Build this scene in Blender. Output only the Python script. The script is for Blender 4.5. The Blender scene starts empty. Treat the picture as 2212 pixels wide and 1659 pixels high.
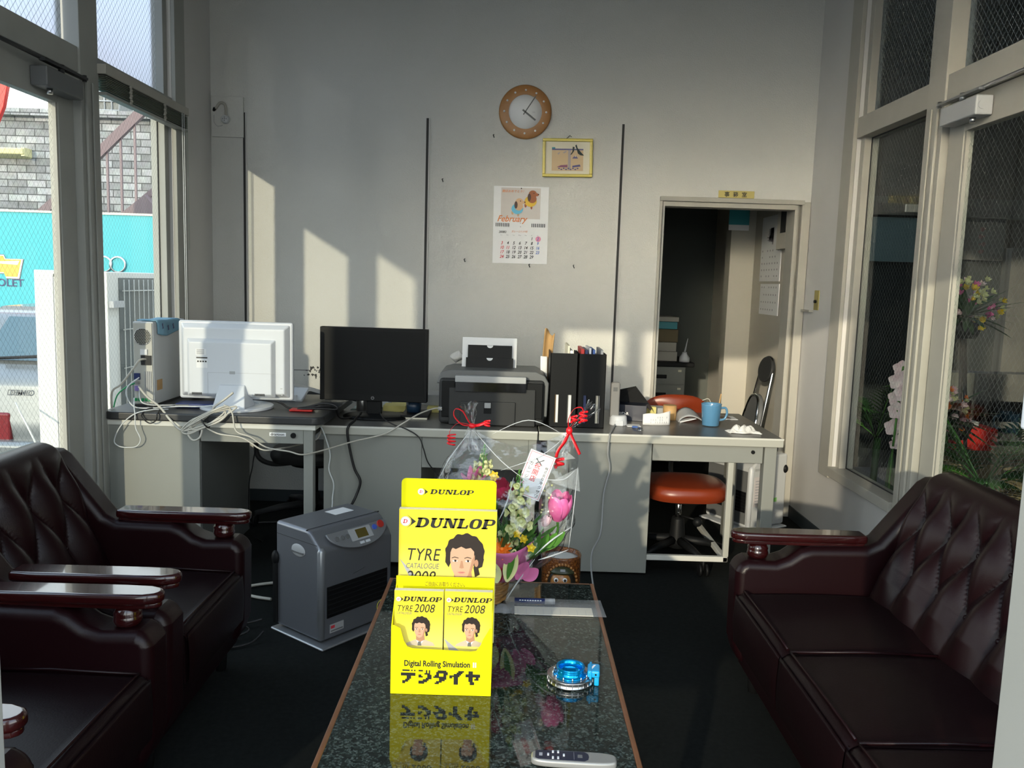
import bpy, bmesh, math, random
from mathutils import Vector, Matrix, Euler
from math import sin, cos, pi, radians, sqrt, atan2, exp
random.seed(7)
S = bpy.context.scene
COL = S.collection

# ---------------------------------------------------------------- camera
cd = bpy.data.cameras.new('camera'); cam = bpy.data.objects.new('camera', cd); COL.objects.link(cam)
cd.sensor_fit = 'HORIZONTAL'; cd.sensor_width = 36.0
cd.lens = 36.0 * 1790.0 / 2212.0
cd.clip_start = 0.05; cd.clip_end = 400
PITCH, YAW, ROLL = 0.12089, -0.00257, 0.0305
fw = Vector((-sin(YAW)*cos(PITCH), cos(YAW)*cos(PITCH), -sin(PITCH)))
rt = Vector((cos(YAW), sin(YAW), 0)); up = rt.cross(fw)
cx = rt*cos(ROLL) + up*sin(ROLL); cy = up*cos(ROLL) - rt*sin(ROLL)
mw = Matrix((cx, cy, -fw)).transposed().to_4x4(); mw.translation = (0, 0, 1.42)
cam.matrix_world = mw
S.camera = cam
# ---------------------------------------------------------------- exposure
vs = S.view_settings
S.display_settings.display_device = 'sRGB'
vs.view_transform = 'Standard'; vs.look = 'None'; vs.gamma = 1.0; vs.use_curve_mapping = False
vs.exposure = 0.18
S.cycles.sample_clamp_indirect = 0.0
# ---------------------------------------------------------------- sky
wd = bpy.data.worlds.new('sky'); S.world = wd; wd.use_nodes = True
nt = wd.node_tree; nt.nodes.clear()
o_ = nt.nodes.new('ShaderNodeOutputWorld'); b_ = nt.nodes.new('ShaderNodeBackground')
r_ = nt.nodes.new('ShaderNodeValToRGB'); s_ = nt.nodes.new('ShaderNodeSeparateXYZ'); t_ = nt.nodes.new('ShaderNodeTexCoord')
nt.links.new(t_.outputs['Generated'], s_.inputs[0]); nt.links.new(s_.outputs['Z'], r_.inputs[0])
nt.links.new(r_.outputs[0], b_.inputs[0]); nt.links.new(b_.outputs[0], o_.inputs[0])
e = r_.color_ramp.elements
e[0].position = 0.0; e[0].color = (0.98, 0.98, 0.93, 1)
e[1].position = 0.75; e[1].color = (0.52, 0.66, 0.86, 1)
k = e.new(0.22); k.color = (0.90, 0.95, 0.95, 1)
b_.inputs[1].default_value = 3.1
# ---------------------------------------------------------------- sun (low, from the street side and the left)
sl = bpy.data.lights.new('sun', 'SUN'); sun = bpy.data.objects.new('sun', sl); COL.objects.link(sun)
SUN = Vector((0.345, 1.0, -0.212)).normalized()
sun.rotation_euler = SUN.to_track_quat('-Z', 'Y').to_euler()
sl.energy = 2.55; sl.color = (1.0, 0.88, 0.66); sl.angle = 0.014

# ================================================================ materials
def N(m, t): return m.node_tree.nodes.new(t)
def mat(name, col=(.5, .5, .5), rough=.5, metal=0., spec=.5, coat=0., coatr=.05, var=None, bump=None, alpha=1., emit=None, sss=0, spots=None):
    m = bpy.data.materials.new(name); m.use_nodes = True
    p = m.node_tree.nodes['Principled BSDF']; L = m.node_tree.links
    p.inputs['Base Color'].default_value = (*col, 1); p.inputs['Roughness'].default_value = rough
    p.inputs['Metallic'].default_value = metal; p.inputs['Specular IOR Level'].default_value = spec
    p.inputs['Coat Weight'].default_value = coat; p.inputs['Coat Roughness'].default_value = coatr
    p.inputs['Alpha'].default_value = alpha
    if emit: p.inputs['Emission Color'].default_value = (*emit[:3], 1); p.inputs['Emission Strength'].default_value = emit[3]
    tc = N(m, 'ShaderNodeTexCoord')
    if var:      # (scale, amount, colour2)
        n = N(m, 'ShaderNodeTexNoise'); n.inputs['Scale'].default_value = var[0]; n.inputs['Detail'].default_value = 5
        L.new(tc.outputs['Object'], n.inputs['Vector'])
        mx = N(m, 'ShaderNodeMix'); mx.data_type = 'RGBA'; mx.inputs[6].default_value = (*col, 1); mx.inputs[7].default_value = (*var[2], 1)
        mr = N(m, 'ShaderNodeMapRange'); mr.inputs[1].default_value = .5-.25/var[1]*.5; mr.inputs[2].default_value = .5+.25/var[1]*.5
        L.new(n.outputs[0], mr.inputs[0]); L.new(mr.outputs[0], mx.inputs[0]); L.new(mx.outputs[2], p.inputs['Base Color'])
    if bump:     # (scale, strength, distance)
        n2 = N(m, 'ShaderNodeTexNoise'); n2.inputs['Scale'].default_value = bump[0]; n2.inputs['Detail'].default_value = 4
        L.new(tc.outputs['Object'], n2.inputs['Vector'])
        bm_ = N(m, 'ShaderNodeBump'); bm_.inputs['Strength'].default_value = bump[1]; bm_.inputs['Distance'].default_value = bump[2]
        L.new(n2.outputs[0], bm_.inputs['Height']); L.new(bm_.outputs[0], p.inputs['Normal'])
    return m

def facing_fresnel(m, f0=.03, normal=None):
    # Schlick reflectance of a thin sheet, the same from both sides
    L = m.node_tree.links; lw = N(m, 'ShaderNodeLayerWeight'); lw.inputs[0].default_value = .5
    if normal is not None: L.new(normal, lw.inputs['Normal'])
    p = N(m, 'ShaderNodeMath'); p.operation = 'POWER'; p.inputs[1].default_value = 5; L.new(lw.outputs['Facing'], p.inputs[0])
    a = N(m, 'ShaderNodeMath'); a.operation = 'MULTIPLY_ADD'; a.inputs[1].default_value = 1-f0; a.inputs[2].default_value = f0; L.new(p.outputs[0], a.inputs[0])
    return a.outputs[0]
def glass(name, tint=(.93, .97, .95), wire=True, haze=0., cell=(.030, .034), wcol=(.16, .18, .18), w=.03, rough=.65, ior=1.16):
    """Clear pane: lets light straight through, reflects by Fresnel, with the thin wire mesh cast inside it; haze = patterned glass."""
    m = bpy.data.materials.new(name); m.use_nodes = True; n = m.node_tree.nodes; L = m.node_tree.links; n.clear()
    out = N(m, 'ShaderNodeOutputMaterial'); tr = N(m, 'ShaderNodeBsdfTransparent'); tr.inputs[0].default_value = (*tint, 1)
    gl = N(m, 'ShaderNodeBsdfGlossy'); gl.inputs['Roughness'].default_value = .02
    fr = facing_fresnel(m)
    src = tr
    if haze:
        tl = N(m, 'ShaderNodeBsdfRefraction'); tl.inputs[0].default_value = (*tint, 1); tl.inputs['Roughness'].default_value = rough; tl.inputs['IOR'].default_value = ior
        mh = N(m, 'ShaderNodeMixShader'); mh.inputs[0].default_value = haze
        L.new(tr.outputs[0], mh.inputs[1]); L.new(tl.outputs[0], mh.inputs[2]); src = mh
    if wire:
        tc = N(m, 'ShaderNodeTexCoord'); sp = N(m, 'ShaderNodeSeparateXYZ'); L.new(tc.outputs['Object'], sp.inputs[0])
        def ma(op, a, b=None):
            x = N(m, 'ShaderNodeMath'); x.operation = op
            for i, v in enumerate((a, b)):
                if v is None: continue
                if isinstance(v, (int, float)): x.inputs[i].default_value = v
                else: L.new(v, x.inputs[i])
            return x.outputs[0]
        yy = ma('MULTIPLY', ma('ADD', sp.outputs['Y'], sp.outputs['X']), 1/cell[0]); zz = ma('MULTIPLY', sp.outputs['Z'], 1/cell[1])
        def line(v): return ma('LESS_THAN', ma('FRACT', v), w)
        msk = ma('MAXIMUM', line(ma('ADD', yy, zz)), line(ma('SUBTRACT', yy, zz)))
        df = N(m, 'ShaderNodeBsdfDiffuse'); df.inputs[0].default_value = (*wcol, 1)
        mw_ = N(m, 'ShaderNodeMixShader'); L.new(msk, mw_.inputs[0]); L.new(src.outputs[0], mw_.inputs[1]); L.new(df.outputs[0], mw_.inputs[2]); src = mw_
    mx = N(m, 'ShaderNodeMixShader'); L.new(fr, mx.inputs[0]); L.new(src.outputs[0], mx.inputs[1]); L.new(gl.outputs[0], mx.inputs[2])
    L.new(mx.outputs[0], out.inputs[0])
    return m

M = {}
def wallmat():
    m = mat('wall_stucco', (.60, .60, .575), .75, var=(2.2, .35, (.55, .545, .51)), bump=(120, .6, .004))
    # the scuffed black tape residue left on the wall behind the monitors
    nt = m.node_tree; L = nt.links; p = nt.nodes['Principled BSDF']
    old = p.inputs['Base Color'].links[0].from_socket
    ge = N(m, 'ShaderNodeNewGeometry'); sp = N(m, 'ShaderNodeSeparateXYZ'); L.new(ge.outputs['Position'], sp.inputs[0])
    n = N(m, 'ShaderNodeTexNoise'); n.inputs['Scale'].default_value = 55; n.inputs['Detail'].default_value = 3; L.new(ge.outputs['Position'], n.inputs['Vector'])
    def ma(op, a, b=None):
        x = N(m, 'ShaderNodeMath'); x.operation = op
        for i, v in enumerate((a, b)):
            if v is None: continue
            if isinstance(v, (int, float)): x.inputs[i].default_value = v
            else: L.new(v, x.inputs[i])
        return x.outputs[0]
    def band(s, c, h): return ma('LESS_THAN', ma('ABSOLUTE', ma('SUBTRACT', s, c)), h)
    b1 = ma('MULTIPLY', band(sp.outputs['X'], -1.19, .06), band(sp.outputs['Z'], .855, .013))
    b2 = ma('MULTIPLY', band(sp.outputs['X'], -1.24, .05), band(sp.outputs['Z'], .815, .028))
    b3 = ma('MULTIPLY', band(sp.outputs['X'], -1.34, .09), band(sp.outputs['Z'], .842, .003))
    s1 = ma('MULTIPLY', b1, ma('GREATER_THAN', n.outputs[0], .46)); s2 = ma('MULTIPLY', b2, ma('GREATER_THAN', n.outputs[0], .56))
    msk = ma('MAXIMUM', ma('MAXIMUM', s1, s2), ma('MULTIPLY', b3, .7))
    mx = N(m, 'ShaderNodeMix'); mx.data_type = 'RGBA'; L.new(msk, mx.inputs[0]); L.new(old, mx.inputs[6]); mx.inputs[7].default_value = (.03, .03, .03, 1)
    L.new(mx.outputs[2], p.inputs['Base Color'])
    return m
M['wall'] = wallmat()
M['paint'] = mat('wall_paint', (.60, .59, .575), .7, var=(3, .3, (.54, .53, .51)))
M['ceil'] = mat('ceiling_white', (.62, .62, .61), .8)
M['floor'] = mat('floor_carpet', (.016, .018, .017), .95, spec=.08, var=(60, .4, (.009, .0105, .010)), bump=(400, .5, .003))
M['base'] = mat('baseboard_grey', (.035, .045, .05), .6)
M['alu'] = mat('aluminium_frame', (.36, .365, .34), .5, spec=.3, var=(4, .4, (.30, .305, .28)))
M['alu2'] = mat('frame_ivory', (.42, .405, .36), .5, spec=.3, var=(6, .4, (.36, .345, .30)))
M['rubber'] = mat('black_gasket', (.03, .03, .03), .7)
M['glass'] = glass('wired_glass')
M['glassp'] = glass('patterned_glass', haze=.90, tint=(.80, .88, .93), cell=(.034, .040), w=.06, wcol=(.25, .28, .30))
M['glassq'] = glass('dull_patterned_glass', haze=.90, tint=(.27, .32, .40), cell=(.034, .040), w=.06, wcol=(.10, .12, .14))
M['glassf'] = glass('lightly_patterned_glass', haze=.97, tint=(.95, .96, .95), cell=(.034, .040), w=.03, rough=.85, ior=1.22)
M['clear'] = glass('clear_glass', wire=False)
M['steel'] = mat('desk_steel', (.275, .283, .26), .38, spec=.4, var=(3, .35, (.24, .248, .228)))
M['steeld'] = mat('desk_steel_shaded', (.13, .135, .13), .5)  # darker copy of desk steel with shade painted in; also the cage grey
M['desktop'] = mat('desk_linoleum', (.135, .13, .12), .32, spec=.5, var=(40, .4, (.115, .11, .10)))
M['trimw'] = mat('desk_edge_trim', (.62, .62, .57), .35)
M['rim'] = mat('desk_rim', (.42, .42, .37), .4)
M['deskmat'] = mat('black_vinyl_mat', (.035, .036, .037), .38, bump=(300, .3, .001))
M['white'] = mat('white_plastic', (.64, .67, .71), .35)
M['whiteg'] = mat('white_grey_plastic', (.52, .54, .55), .45)
M['beige'] = mat('beige_plastic', (.50, .50, .46), .45)
M['yprint'] = None
M['silver'] = mat('silver_paint', (.20, .21, .235), .32, metal=.5, bump=(900, .12, .0004))
M['silverl'] = mat('silver_paint_light', (.30, .315, .335), .28, metal=.5)
M['chrome'] = mat('chrome', (.75, .75, .75), .12, metal=1)
M['steelb'] = mat('brushed_steel', (.55, .55, .55), .3, metal=1)
M['black'] = mat('black_plastic', (.007, .0075, .008), .5, spec=.18)
M['blackg'] = mat('black_gloss', (.008, .008, .009), .12, coat=.5)
M['screen'] = mat('matt_screen', (.007, .0075, .008), .5, spec=.15)
M['dgrey'] = mat('dark_grey_plastic', (.034, .035, .036), .5, spec=.25)
M['mgrey'] = mat('mid_grey_plastic', (.125, .13, .132), .5)
M['lgrey'] = mat('light_grey_plastic', (.38, .39, .40), .5)
M['paper'] = mat('white_paper', (.80, .81, .82), .7)
M['cream'] = mat('cream_paper', (.72, .68, .55), .7)
M['ypaper'] = mat('yellow_paper', (.72, .64, .22), .7)
M['kraft'] = mat('kraft_paper', (.50, .31, .13), .7, var=(20, .4, (.40, .24, .10)))
M['yellow'] = mat('yellow_card', (.84, .77, .006), .45, spec=.10)
M['yellow2'] = mat('yellow_print', (.88, .79, .10), .35, spec=.2)
M['yellow3'] = mat('pale_yellow_print', (.90, .83, .30), .3, coat=.3)
M['lampred'] = mat('tail_lamp_red', (.16, .008, .012), .25)
M['handset'] = mat('grey_handset', (.22, .22, .215), .5)
M['ink'] = mat('black_ink', (.012, .012, .01), .4)
M['inkg'] = mat('olive_ink', (.20, .17, .01), .4)
M['inkgrey'] = mat('grey_ink', (.35, .35, .38), .4)
M['inko'] = mat('orange_ink', (.75, .22, .05), .5)
M['inkr'] = mat('red_ink', (.65, .05, .07), .5)
M['inkb'] = mat('blue_ink', (.10, .20, .55), .5)
M['inkw'] = mat('white_ink', (.85, .86, .87), .4)
M['pinkdot'] = mat('pink_ink', (.80, .28, .45), .5)
M['skin'] = mat('printed_skin', (.56, .34, .22), .35)
M['skin2'] = mat('printed_skin_shade', (.42, .22, .13), .35)
M['lips'] = mat('printed_lips', (.58, .20, .17), .35)
M['hair'] = mat('printed_hair', (.022, .014, .010), .35)
M['shirt'] = mat('printed_shirt', (.50, .43, .33), .35)
M['leather'] = mat('burgundy_leather', (.0088, .0016, .0025), .36, spec=.28, bump=(260, .22, .0012))
M['leather2'] = mat('burgundy_leather_seat', (.0070, .0022, .0028), .42, spec=.2, bump=(200, .25, .0012))
M['lacq'] = mat('lacquered_mahogany', (.030, .0035, .0035), .2, coat=.8, coatr=.05, var=(8, .5, (.016, .002, .0025)))
M['woode'] = mat('table_edge_wood', (.19, .075, .03), .35, coat=.4, var=(20, .5, (.13, .05, .02)))
M['woodc'] = mat('clock_wood', (.40, .19, .06), .4, var=(18, .5, (.33, .15, .045)))
M['woodl'] = mat('pale_wood', (.62, .38, .16), .5, var=(25, .4, (.52, .31, .12)))
M['orange'] = mat('orange_vinyl', (.23, .034, .009), .33, var=(6, .4, (.19, .026, .007)))
M['blue'] = mat('blue_ceramic', (.10, .26, .44), .2, coat=.6)
M['bluef'] = mat('blue_towel', (.20, .38, .50), .9, bump=(500, .5, .002))
M['navy'] = mat('navy_print', (.02, .035, .13), .4)
M['navyb'] = mat('navy_box', (.015, .02, .04), .35)
M['anod'] = mat('anodised_blue', (.0, .30, .68), .18, metal=.75)
M['anodp'] = mat('blue_enamel', (.005, .33, .68), .3, coat=.5)
M['red'] = mat('red_ribbon', (.75, .012, .02), .3)
M['redp'] = mat('red_plastic', (.50, .02, .015), .4)
M['cable'] = mat('beige_cable', (.50, .48, .42), .5)
M['cablew'] = mat('white_cable', (.66, .69, .70), .45)
M['cableb'] = mat('black_cable', (.012, .012, .013), .45)
M['cableg'] = mat('grey_cable', (.30, .31, .31), .5)
M['green'] = mat('green_cable', (.01, .30, .10), .4)
M['leaf'] = mat('leaf_green', (.045, .16, .02), .5, var=(30, .5, (.09, .26, .03)))
M['leafd'] = mat('leaf_dark_green', (.02, .075, .02), .5, var=(10, .5, (.04, .12, .025)))
M['pink'] = mat('pink_petal', (.78, .10, .36), .5, var=(40, .4, (.85, .22, .46)))
M['pinkl'] = mat('pale_pink_petal', (.75, .48, .50), .5, var=(30, .4, (.70, .38, .45)))
M['rose'] = mat('crimson_petal', (.62, .012, .09), .5)
M['snap'] = mat('lemon_petal', (.80, .80, .34), .55, var=(40, .5, (.66, .70, .40)))
M['yfl'] = mat('yellow_petal', (.85, .62, .02), .5)
M['orfl'] = mat('orange_petal', (.85, .20, .01), .5)
M['wrapp'] = mat('pink_wrap', (.62, .16, .36), .5)
M['wrapr'] = mat('crimson_wrap', (.55, .02, .07), .5)
M['orchid'] = mat('orchid_petal', (.85, .76, .72), .5, var=(30, .5, (.78, .52, .56)))
M['wicker'] = mat('wicker', (.42, .22, .06), .6, var=(90, .5, (.25, .12, .03)))
M['tanuki'] = mat('brown_glaze', (.26, .085, .016), .25, coat=.5, var=(120, .9, (.10, .03, .008)), bump=(150, .8, .006))
M['tanf'] = mat('tan_glaze', (.50, .22, .06), .3, coat=.4, var=(70, .6, (.30, .12, .03)))
M['sand'] = mat('white_sand', (.62, .62, .60), .9)
M['olive'] = mat('olive_glaze', (.04, .045, .02), .35)
M['gold'] = mat('gold_print', (.50, .32, .07), .3, metal=.5)
M['brass'] = mat('brass_plate', (.48, .40, .14), .4, metal=.4)
M['brownst'] = mat('brown_painted_steel', (.20, .14, .15), .5)
M['cyan'] = mat('cyan_board', (.035, .40, .45), .5)
M['galv'] = mat('galvanised_panel', (.62, .62, .58), .5)
M['ground'] = mat('asphalt', (.12, .12, .115), .9, bump=(90, .4, .01))
M['carp'] = mat('car_silver', (.17, .185, .19), .3, metal=.35, coat=.5)
M['carg'] = mat('car_glass', (.05, .10, .12), .06, coat=.6)
M['coil'] = mat('condenser_coil', (.10, .115, .11), .6)
M['teal'] = mat('teal_print', (.03, .28, .33), .4)
M['lampy'] = mat('cream_lamp_casing', (.72, .66, .36), .5)
M['frameY'] = mat('yellow_painted_frame', (.62, .50, .055), .35, coat=.4)
M['concrete'] = mat('concrete_block', (.13, .13, .115), .85, var=(5, .5, (.09, .09, .085)))
M['dark'] = mat('dark_opening_shade', (.02, .025, .025), .7)
M['banner'] = mat('teal_banner', (.16, .24, .25), .6)
M['carton'] = mat('carton_board', (.20, .16, .09), .8)
M['garage'] = mat('garage_wall', (.085, .08, .066), .85)
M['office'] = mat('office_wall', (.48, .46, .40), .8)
M['officed'] = mat('office_dark_wall', (.10, .11, .10), .8)
M['clothw'] = mat('white_cloth', (.72, .72, .70), .9, bump=(60, .6, .01))
M['envp'] = mat('envelope_plastic', (.62, .65, .68), .2, alpha=.28)

def brick():
    m = mat('grey_stone_brick', (.5, .5, .5), .85); p = m.node_tree.nodes['Principled BSDF']; L = m.node_tree.links
    tc = N(m, 'ShaderNodeTexCoord'); mp = N(m, 'ShaderNodeMapping'); L.new(tc.outputs['Object'], mp.inputs[0]); mp.inputs['Rotation'].default_value = (pi/2, 0, 0)
    b = N(m, 'ShaderNodeTexBrick'); L.new(mp.outputs[0], b.inputs[0])
    b.inputs['Scale'].default_value = 1; b.inputs['Mortar Size'].default_value = .007; b.inputs['Brick Width'].default_value = .262; b.inputs['Row Height'].default_value = .0975
    b.inputs['Color1'].default_value = (.36, .37, .37, 1); b.inputs['Color2'].default_value = (.17, .18, .185, 1); b.inputs['Mortar'].default_value = (.07, .07, .07, 1)
    n = N(m, 'ShaderNodeTexNoise'); n.inputs['Scale'].default_value = 9; L.new(mp.outputs[0], n.inputs[0])
    mx = N(m, 'ShaderNodeMix'); mx.data_type = 'RGBA'; mx.blend_type = 'OVERLAY'; mx.inputs[0].default_value = .7
    L.new(b.outputs[0], mx.inputs[6]); L.new(n.outputs[1], mx.inputs[7])
    h = N(m, 'ShaderNodeHueSaturation'); h.inputs['Saturation'].default_value = .12; L.new(mx.outputs[2], h.inputs['Color']); L.new(h.outputs[0], p.inputs['Base Color'])
    return m
M['brick'] = brick()
def granite():
    m = mat('green_granite', (.02, .03, .03), .035, spec=.5); p = m.node_tree.nodes['Principled BSDF']; L = m.node_tree.links
    tc = N(m, 'ShaderNodeTexCoord')
    v = N(m, 'ShaderNodeTexVoronoi'); v.inputs['Scale'].default_value = 230; L.new(tc.outputs['Object'], v.inputs[0])
    n = N(m, 'ShaderNodeTexNoise'); n.inputs['Scale'].default_value = 62; n.inputs['Detail'].default_value = 8; n.inputs['Roughness'].default_value = .62; L.new(tc.outputs['Object'], n.inputs[0])
    r = N(m, 'ShaderNodeValToRGB'); e = r.color_ramp.elements
    e[0].position = .42; e[0].color = (.0045, .0065, .006, 1); e[1].position = .74; e[1].color = (.085, .105, .098, 1)
    q = e.new(.54); q.color = (.016, .027, .024, 1)
    ad = N(m, 'ShaderNodeMix'); ad.data_type = 'FLOAT'; ad.inputs[0].default_value = .30
    sv = N(m, 'ShaderNodeSeparateColor'); L.new(v.outputs['Color'], sv.inputs[0])
    L.new(n.outputs[0], ad.inputs[2]); L.new(sv.outputs[0], ad.inputs[3]); L.new(ad.outputs[0], r.inputs[0]); L.new(r.outputs[0], p.inputs['Base Color'])
    return m
M['granite'] = granite()
def yprint():
    # catalogue cover print: strong yellow at the head running to a pale yellow foot
    m = mat('yellow_cover_print', (.88, .79, .10), .35, spec=.2); p = m.node_tree.nodes['Principled BSDF']; L = m.node_tree.links
    tc = N(m, 'ShaderNodeTexCoord'); sp = N(m, 'ShaderNodeSeparateXYZ'); L.new(tc.outputs['Generated'], sp.inputs[0])
    r = N(m, 'ShaderNodeValToRGB'); e = r.color_ramp.elements; e[0].position = .05; e[0].color = (.78, .73, .30, 1); e[1].position = .75; e[1].color = (.74, .61, .04, 1)
    L.new(sp.outputs['Z'], r.inputs[0]); L.new(r.outputs[0], p.inputs['Base Color']); return m
M['yprint'] = yprint()
def film():
    m = bpy.data.materials.new('cellophane'); m.use_nodes = True; n = m.node_tree.nodes; L = m.node_tree.links; n.clear()
    out = N(m, 'ShaderNodeOutputMaterial'); tr = N(m, 'ShaderNodeBsdfTransparent'); tr.inputs[0].default_value = (.96, .97, .98, 1)
    gl = N(m, 'ShaderNodeBsdfGlossy'); gl.inputs['Roughness'].default_value = .18
    tc = N(m, 'ShaderNodeTexCoord'); ns = N(m, 'ShaderNodeTexNoise'); ns.inputs['Scale'].default_value = 26; L.new(tc.outputs['Object'], ns.inputs[0])
    bp = N(m, 'ShaderNodeBump'); bp.inputs['Strength'].default_value = .8; bp.inputs['Distance'].default_value = .01; L.new(ns.outputs[0], bp.inputs['Height'])
    L.new(bp.outputs[0], gl.inputs['Normal']); fr = facing_fresnel(m, .10, bp.outputs[0])
    mx = N(m, 'ShaderNodeMixShader'); L.new(fr, mx.inputs[0]); L.new(tr.outputs[0], mx.inputs[1]); L.new(gl.outputs[0], mx.inputs[2]); L.new(mx.outputs[0], out.inputs[0])
    return m
M['film'] = film()

# ================================================================ geometry helpers
RM = {}     # world matrix of every object made here
class G:
    def __init__(s, world=False): s.v = []; s.f = []; s.m = []; s.world = world; s.sm = []
    def add(s, vs, fs, mi=0, sm=False):
        o = len(s.v); s.v += [Vector(v) for v in vs]
        for f in fs: s.f.append([i+o for i in f]); s.m.append(mi); s.sm.append(sm)
        return s
    def box(s, x0, x1, y0, y1, z0, z1, mi=0):
        vs = [(x, y, z) for x in (x0, x1) for y in (y0, y1) for z in (z0, z1)]
        return s.add(vs, [(0, 1, 3, 2), (4, 6, 7, 5), (0, 4, 5, 1), (2, 3, 7, 6), (0, 2, 6, 4), (1, 5, 7, 3)], mi)
    def prism(s, poly, ax, a, b, mi=0, sm=False):
        n = len(poly)
        def P(p, t): return {'x': (t, p[0], p[1]), 'y': (p[0], t, p[1]), 'z': (p[0], p[1], t)}[ax]
        vs = [P(p, a) for p in poly] + [P(p, b) for p in poly]
        o = len(s.v)
        s.add(vs, [tuple(range(n))[::-1], tuple(range(n, 2*n))], mi, False)
        s.f += [[o+i, o+(i+1) % n, o+n+(i+1) % n, o+n+i] for i in range(n)]; s.m += [mi]*n; s.sm += [sm]*n
        return s
    def lathe(s, prof, c=(0, 0, 0), seg=24, mi=0, ax='z', sx=1, sy=1, caps=True):
        n = len(prof); vs = []; fs = []
        for k in range(seg):
            a = 2*pi*k/seg
            for r, z in prof:
                p = (r*cos(a)*sx, r*sin(a)*sy, z)
                if ax == 'y': p = (p[0], p[2], p[1])
                if ax == 'x': p = (p[2], p[0], p[1])
                vs.append((p[0]+c[0], p[1]+c[1], p[2]+c[2]))
        for k in range(seg):
            k2 = (k+1) % seg
            for i in range(n-1): fs.append((k*n+i, k2*n+i, k2*n+i+1, k*n+i+1))
        s.add(vs, fs, mi, True)
        o = len(s.v) - len(vs)
        if prof[0] == prof[-1]: caps = False
        if caps and prof[0][0] > 1e-6: s.f.append([o+k*n for k in range(seg)][::-1]); s.m.append(mi); s.sm.append(False)
        if caps and prof[-1][0] > 1e-6: s.f.append([o+k*n+n-1 for k in range(seg)]); s.m.append(mi); s.sm.append(False)
        return s
    def cyl(s, c, r, h, seg=24, mi=0, ax='z', sx=1, sy=1): return s.lathe([(r, 0), (r, h)], c, seg, mi, ax, sx, sy)
    def ell(s, c, r, seg=16, rings=10, mi=0):
        if isinstance(r, (int, float)): r = (r, r, r)
        prof = [(sin(pi*i/rings), -cos(pi*i/rings)) for i in range(rings+1)]
        o = len(s.v); s.lathe([(max(a, 0), b) for a, b in prof], (0, 0, 0), seg, mi)
        for i in range(o, len(s.v)): s.v[i] = Vector((s.v[i][0]*r[0]+c[0], s.v[i][1]*r[1]+c[1], s.v[i][2]*r[2]+c[2]))
        return s
    def tube(s, pts, r, seg=8, mi=0, closed=False):
        P = [Vector(p) for p in pts]; n = len(P); vs = []; fs = []
        R = r if isinstance(r, (list, tuple)) else [r]*n
        nrm = None
        for i in range(n):
            t = (P[(i+1) % n]-P[i-1]) if closed else (P[min(i+1, n-1)]-P[max(i-1, 0)])
            if t.length < 1e-9: t = Vector((0, 0, 1))
            t.normalize()
            if nrm is None: nrm = t.orthogonal().normalized()
            else:
                nrm = nrm - t*nrm.dot(t)
                nrm = nrm.normalized() if nrm.length > 1e-6 else t.orthogonal().normalized()
            b = t.cross(nrm)
            for k in range(seg):
                a = 2*pi*k/seg; vs.append(P[i]+(nrm*cos(a)+b*sin(a))*R[i])
        for i in range(n if closed else n-1):
            j = (i+1) % n
            for k in range(seg): fs.append((i*seg+k, i*seg+(k+1) % seg, j*seg+(k+1) % seg, j*seg+k))
        s.add(vs, fs, mi, True)
        if not closed:
            o = len(s.v)-len(vs); s.f += [[o+k for k in range(seg)][::-1], [o+(n-1)*seg+k for k in range(seg)]]; s.m += [mi]*2; s.sm += [False]*2
        return s
    def grid(s, fn, nu, nv, mi=0, sm=True):
        vs = [fn(i/nu, j/nv) for i in range(nu+1) for j in range(nv+1)]
        return s.add(vs, [(i*(nv+1)+j, (i+1)*(nv+1)+j, (i+1)*(nv+1)+j+1, i*(nv+1)+j+1) for i in range(nu) for j in range(nv)], mi, sm)
    def poly(s, pts, z=0., mi=0): return s.add([(p[0], p[1], z) for p in pts], [tuple(range(len(pts)))], mi)
    def rect(s, x0, x1, y0, y1, z=0., mi=0): return s.poly([(x0, y0), (x1, y0), (x1, y1), (x0, y1)], z, mi)
    def disc(s, c, r, z=0., mi=0, seg=20, ry=None, a0=0, a1=2*pi): return s.poly([(c[0]+r*cos(a0+(a1-a0)*i/seg), c[1]+(ry or r)*sin(a0+(a1-a0)*i/seg)) for i in range(seg)], z, mi)
    def text(s, body, x, y, size, z=0., mi=0, bold=0., shear=0., align='LEFT', sx=1., sp=1., vert=False):
        if vert:
            for i, ch in enumerate(body): s.text(ch, x, y-i*size*1.05, size, z, mi, bold, shear, 'CENTER', sx)
            return s
        c = bpy.data.curves.new('lettering', 'FONT'); c.body = body; c.size = size; c.shear = shear; c.offset = bold*size; c.align_x = align; c.space_character = sp
        c.resolution_u = 3
        ob = bpy.data.objects.new('lettering', c); COL.objects.link(ob)
        me = bpy.data.meshes.new_from_object(ob.evaluated_get(bpy.context.evaluated_depsgraph_get()))
        s.add([(v.co.x*sx+x, v.co.y+y, z) for v in me.vertices], [tuple(p.vertices) for p in me.polygons], mi)
        bpy.data.objects.remove(ob); bpy.data.curves.remove(c); bpy.data.meshes.remove(me)
        return s
    def xf(s, Mx, start=0):
        for i in range(start, len(s.v)): s.v[i] = Mx @ s.v[i]
        return s
    def build(s, name, mats, parent=None, bevel=0., seg=2, sub=0, solid=0., smooth=None, auto=True):
        if not isinstance(mats, (list, tuple)): mats = [mats]
        V = s.v
        me = bpy.data.meshes.new(name)
        if parent is not None:
            if s.world:
                inv = RM[parent].inverted(); V = [inv @ v for v in V]
            org = None
        else:
            xs = [v.x for v in V]; ys = [v.y for v in V]; zs = [v.z for v in V]
            org = Vector(((min(xs)+max(xs))/2, (min(ys)+max(ys))/2, min(zs))); V = [v-org for v in V]
        me.from_pydata([tuple(v) for v in V], [], s.f)
        for m in mats: me.materials.append(M[m] if isinstance(m, str) else m)
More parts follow.
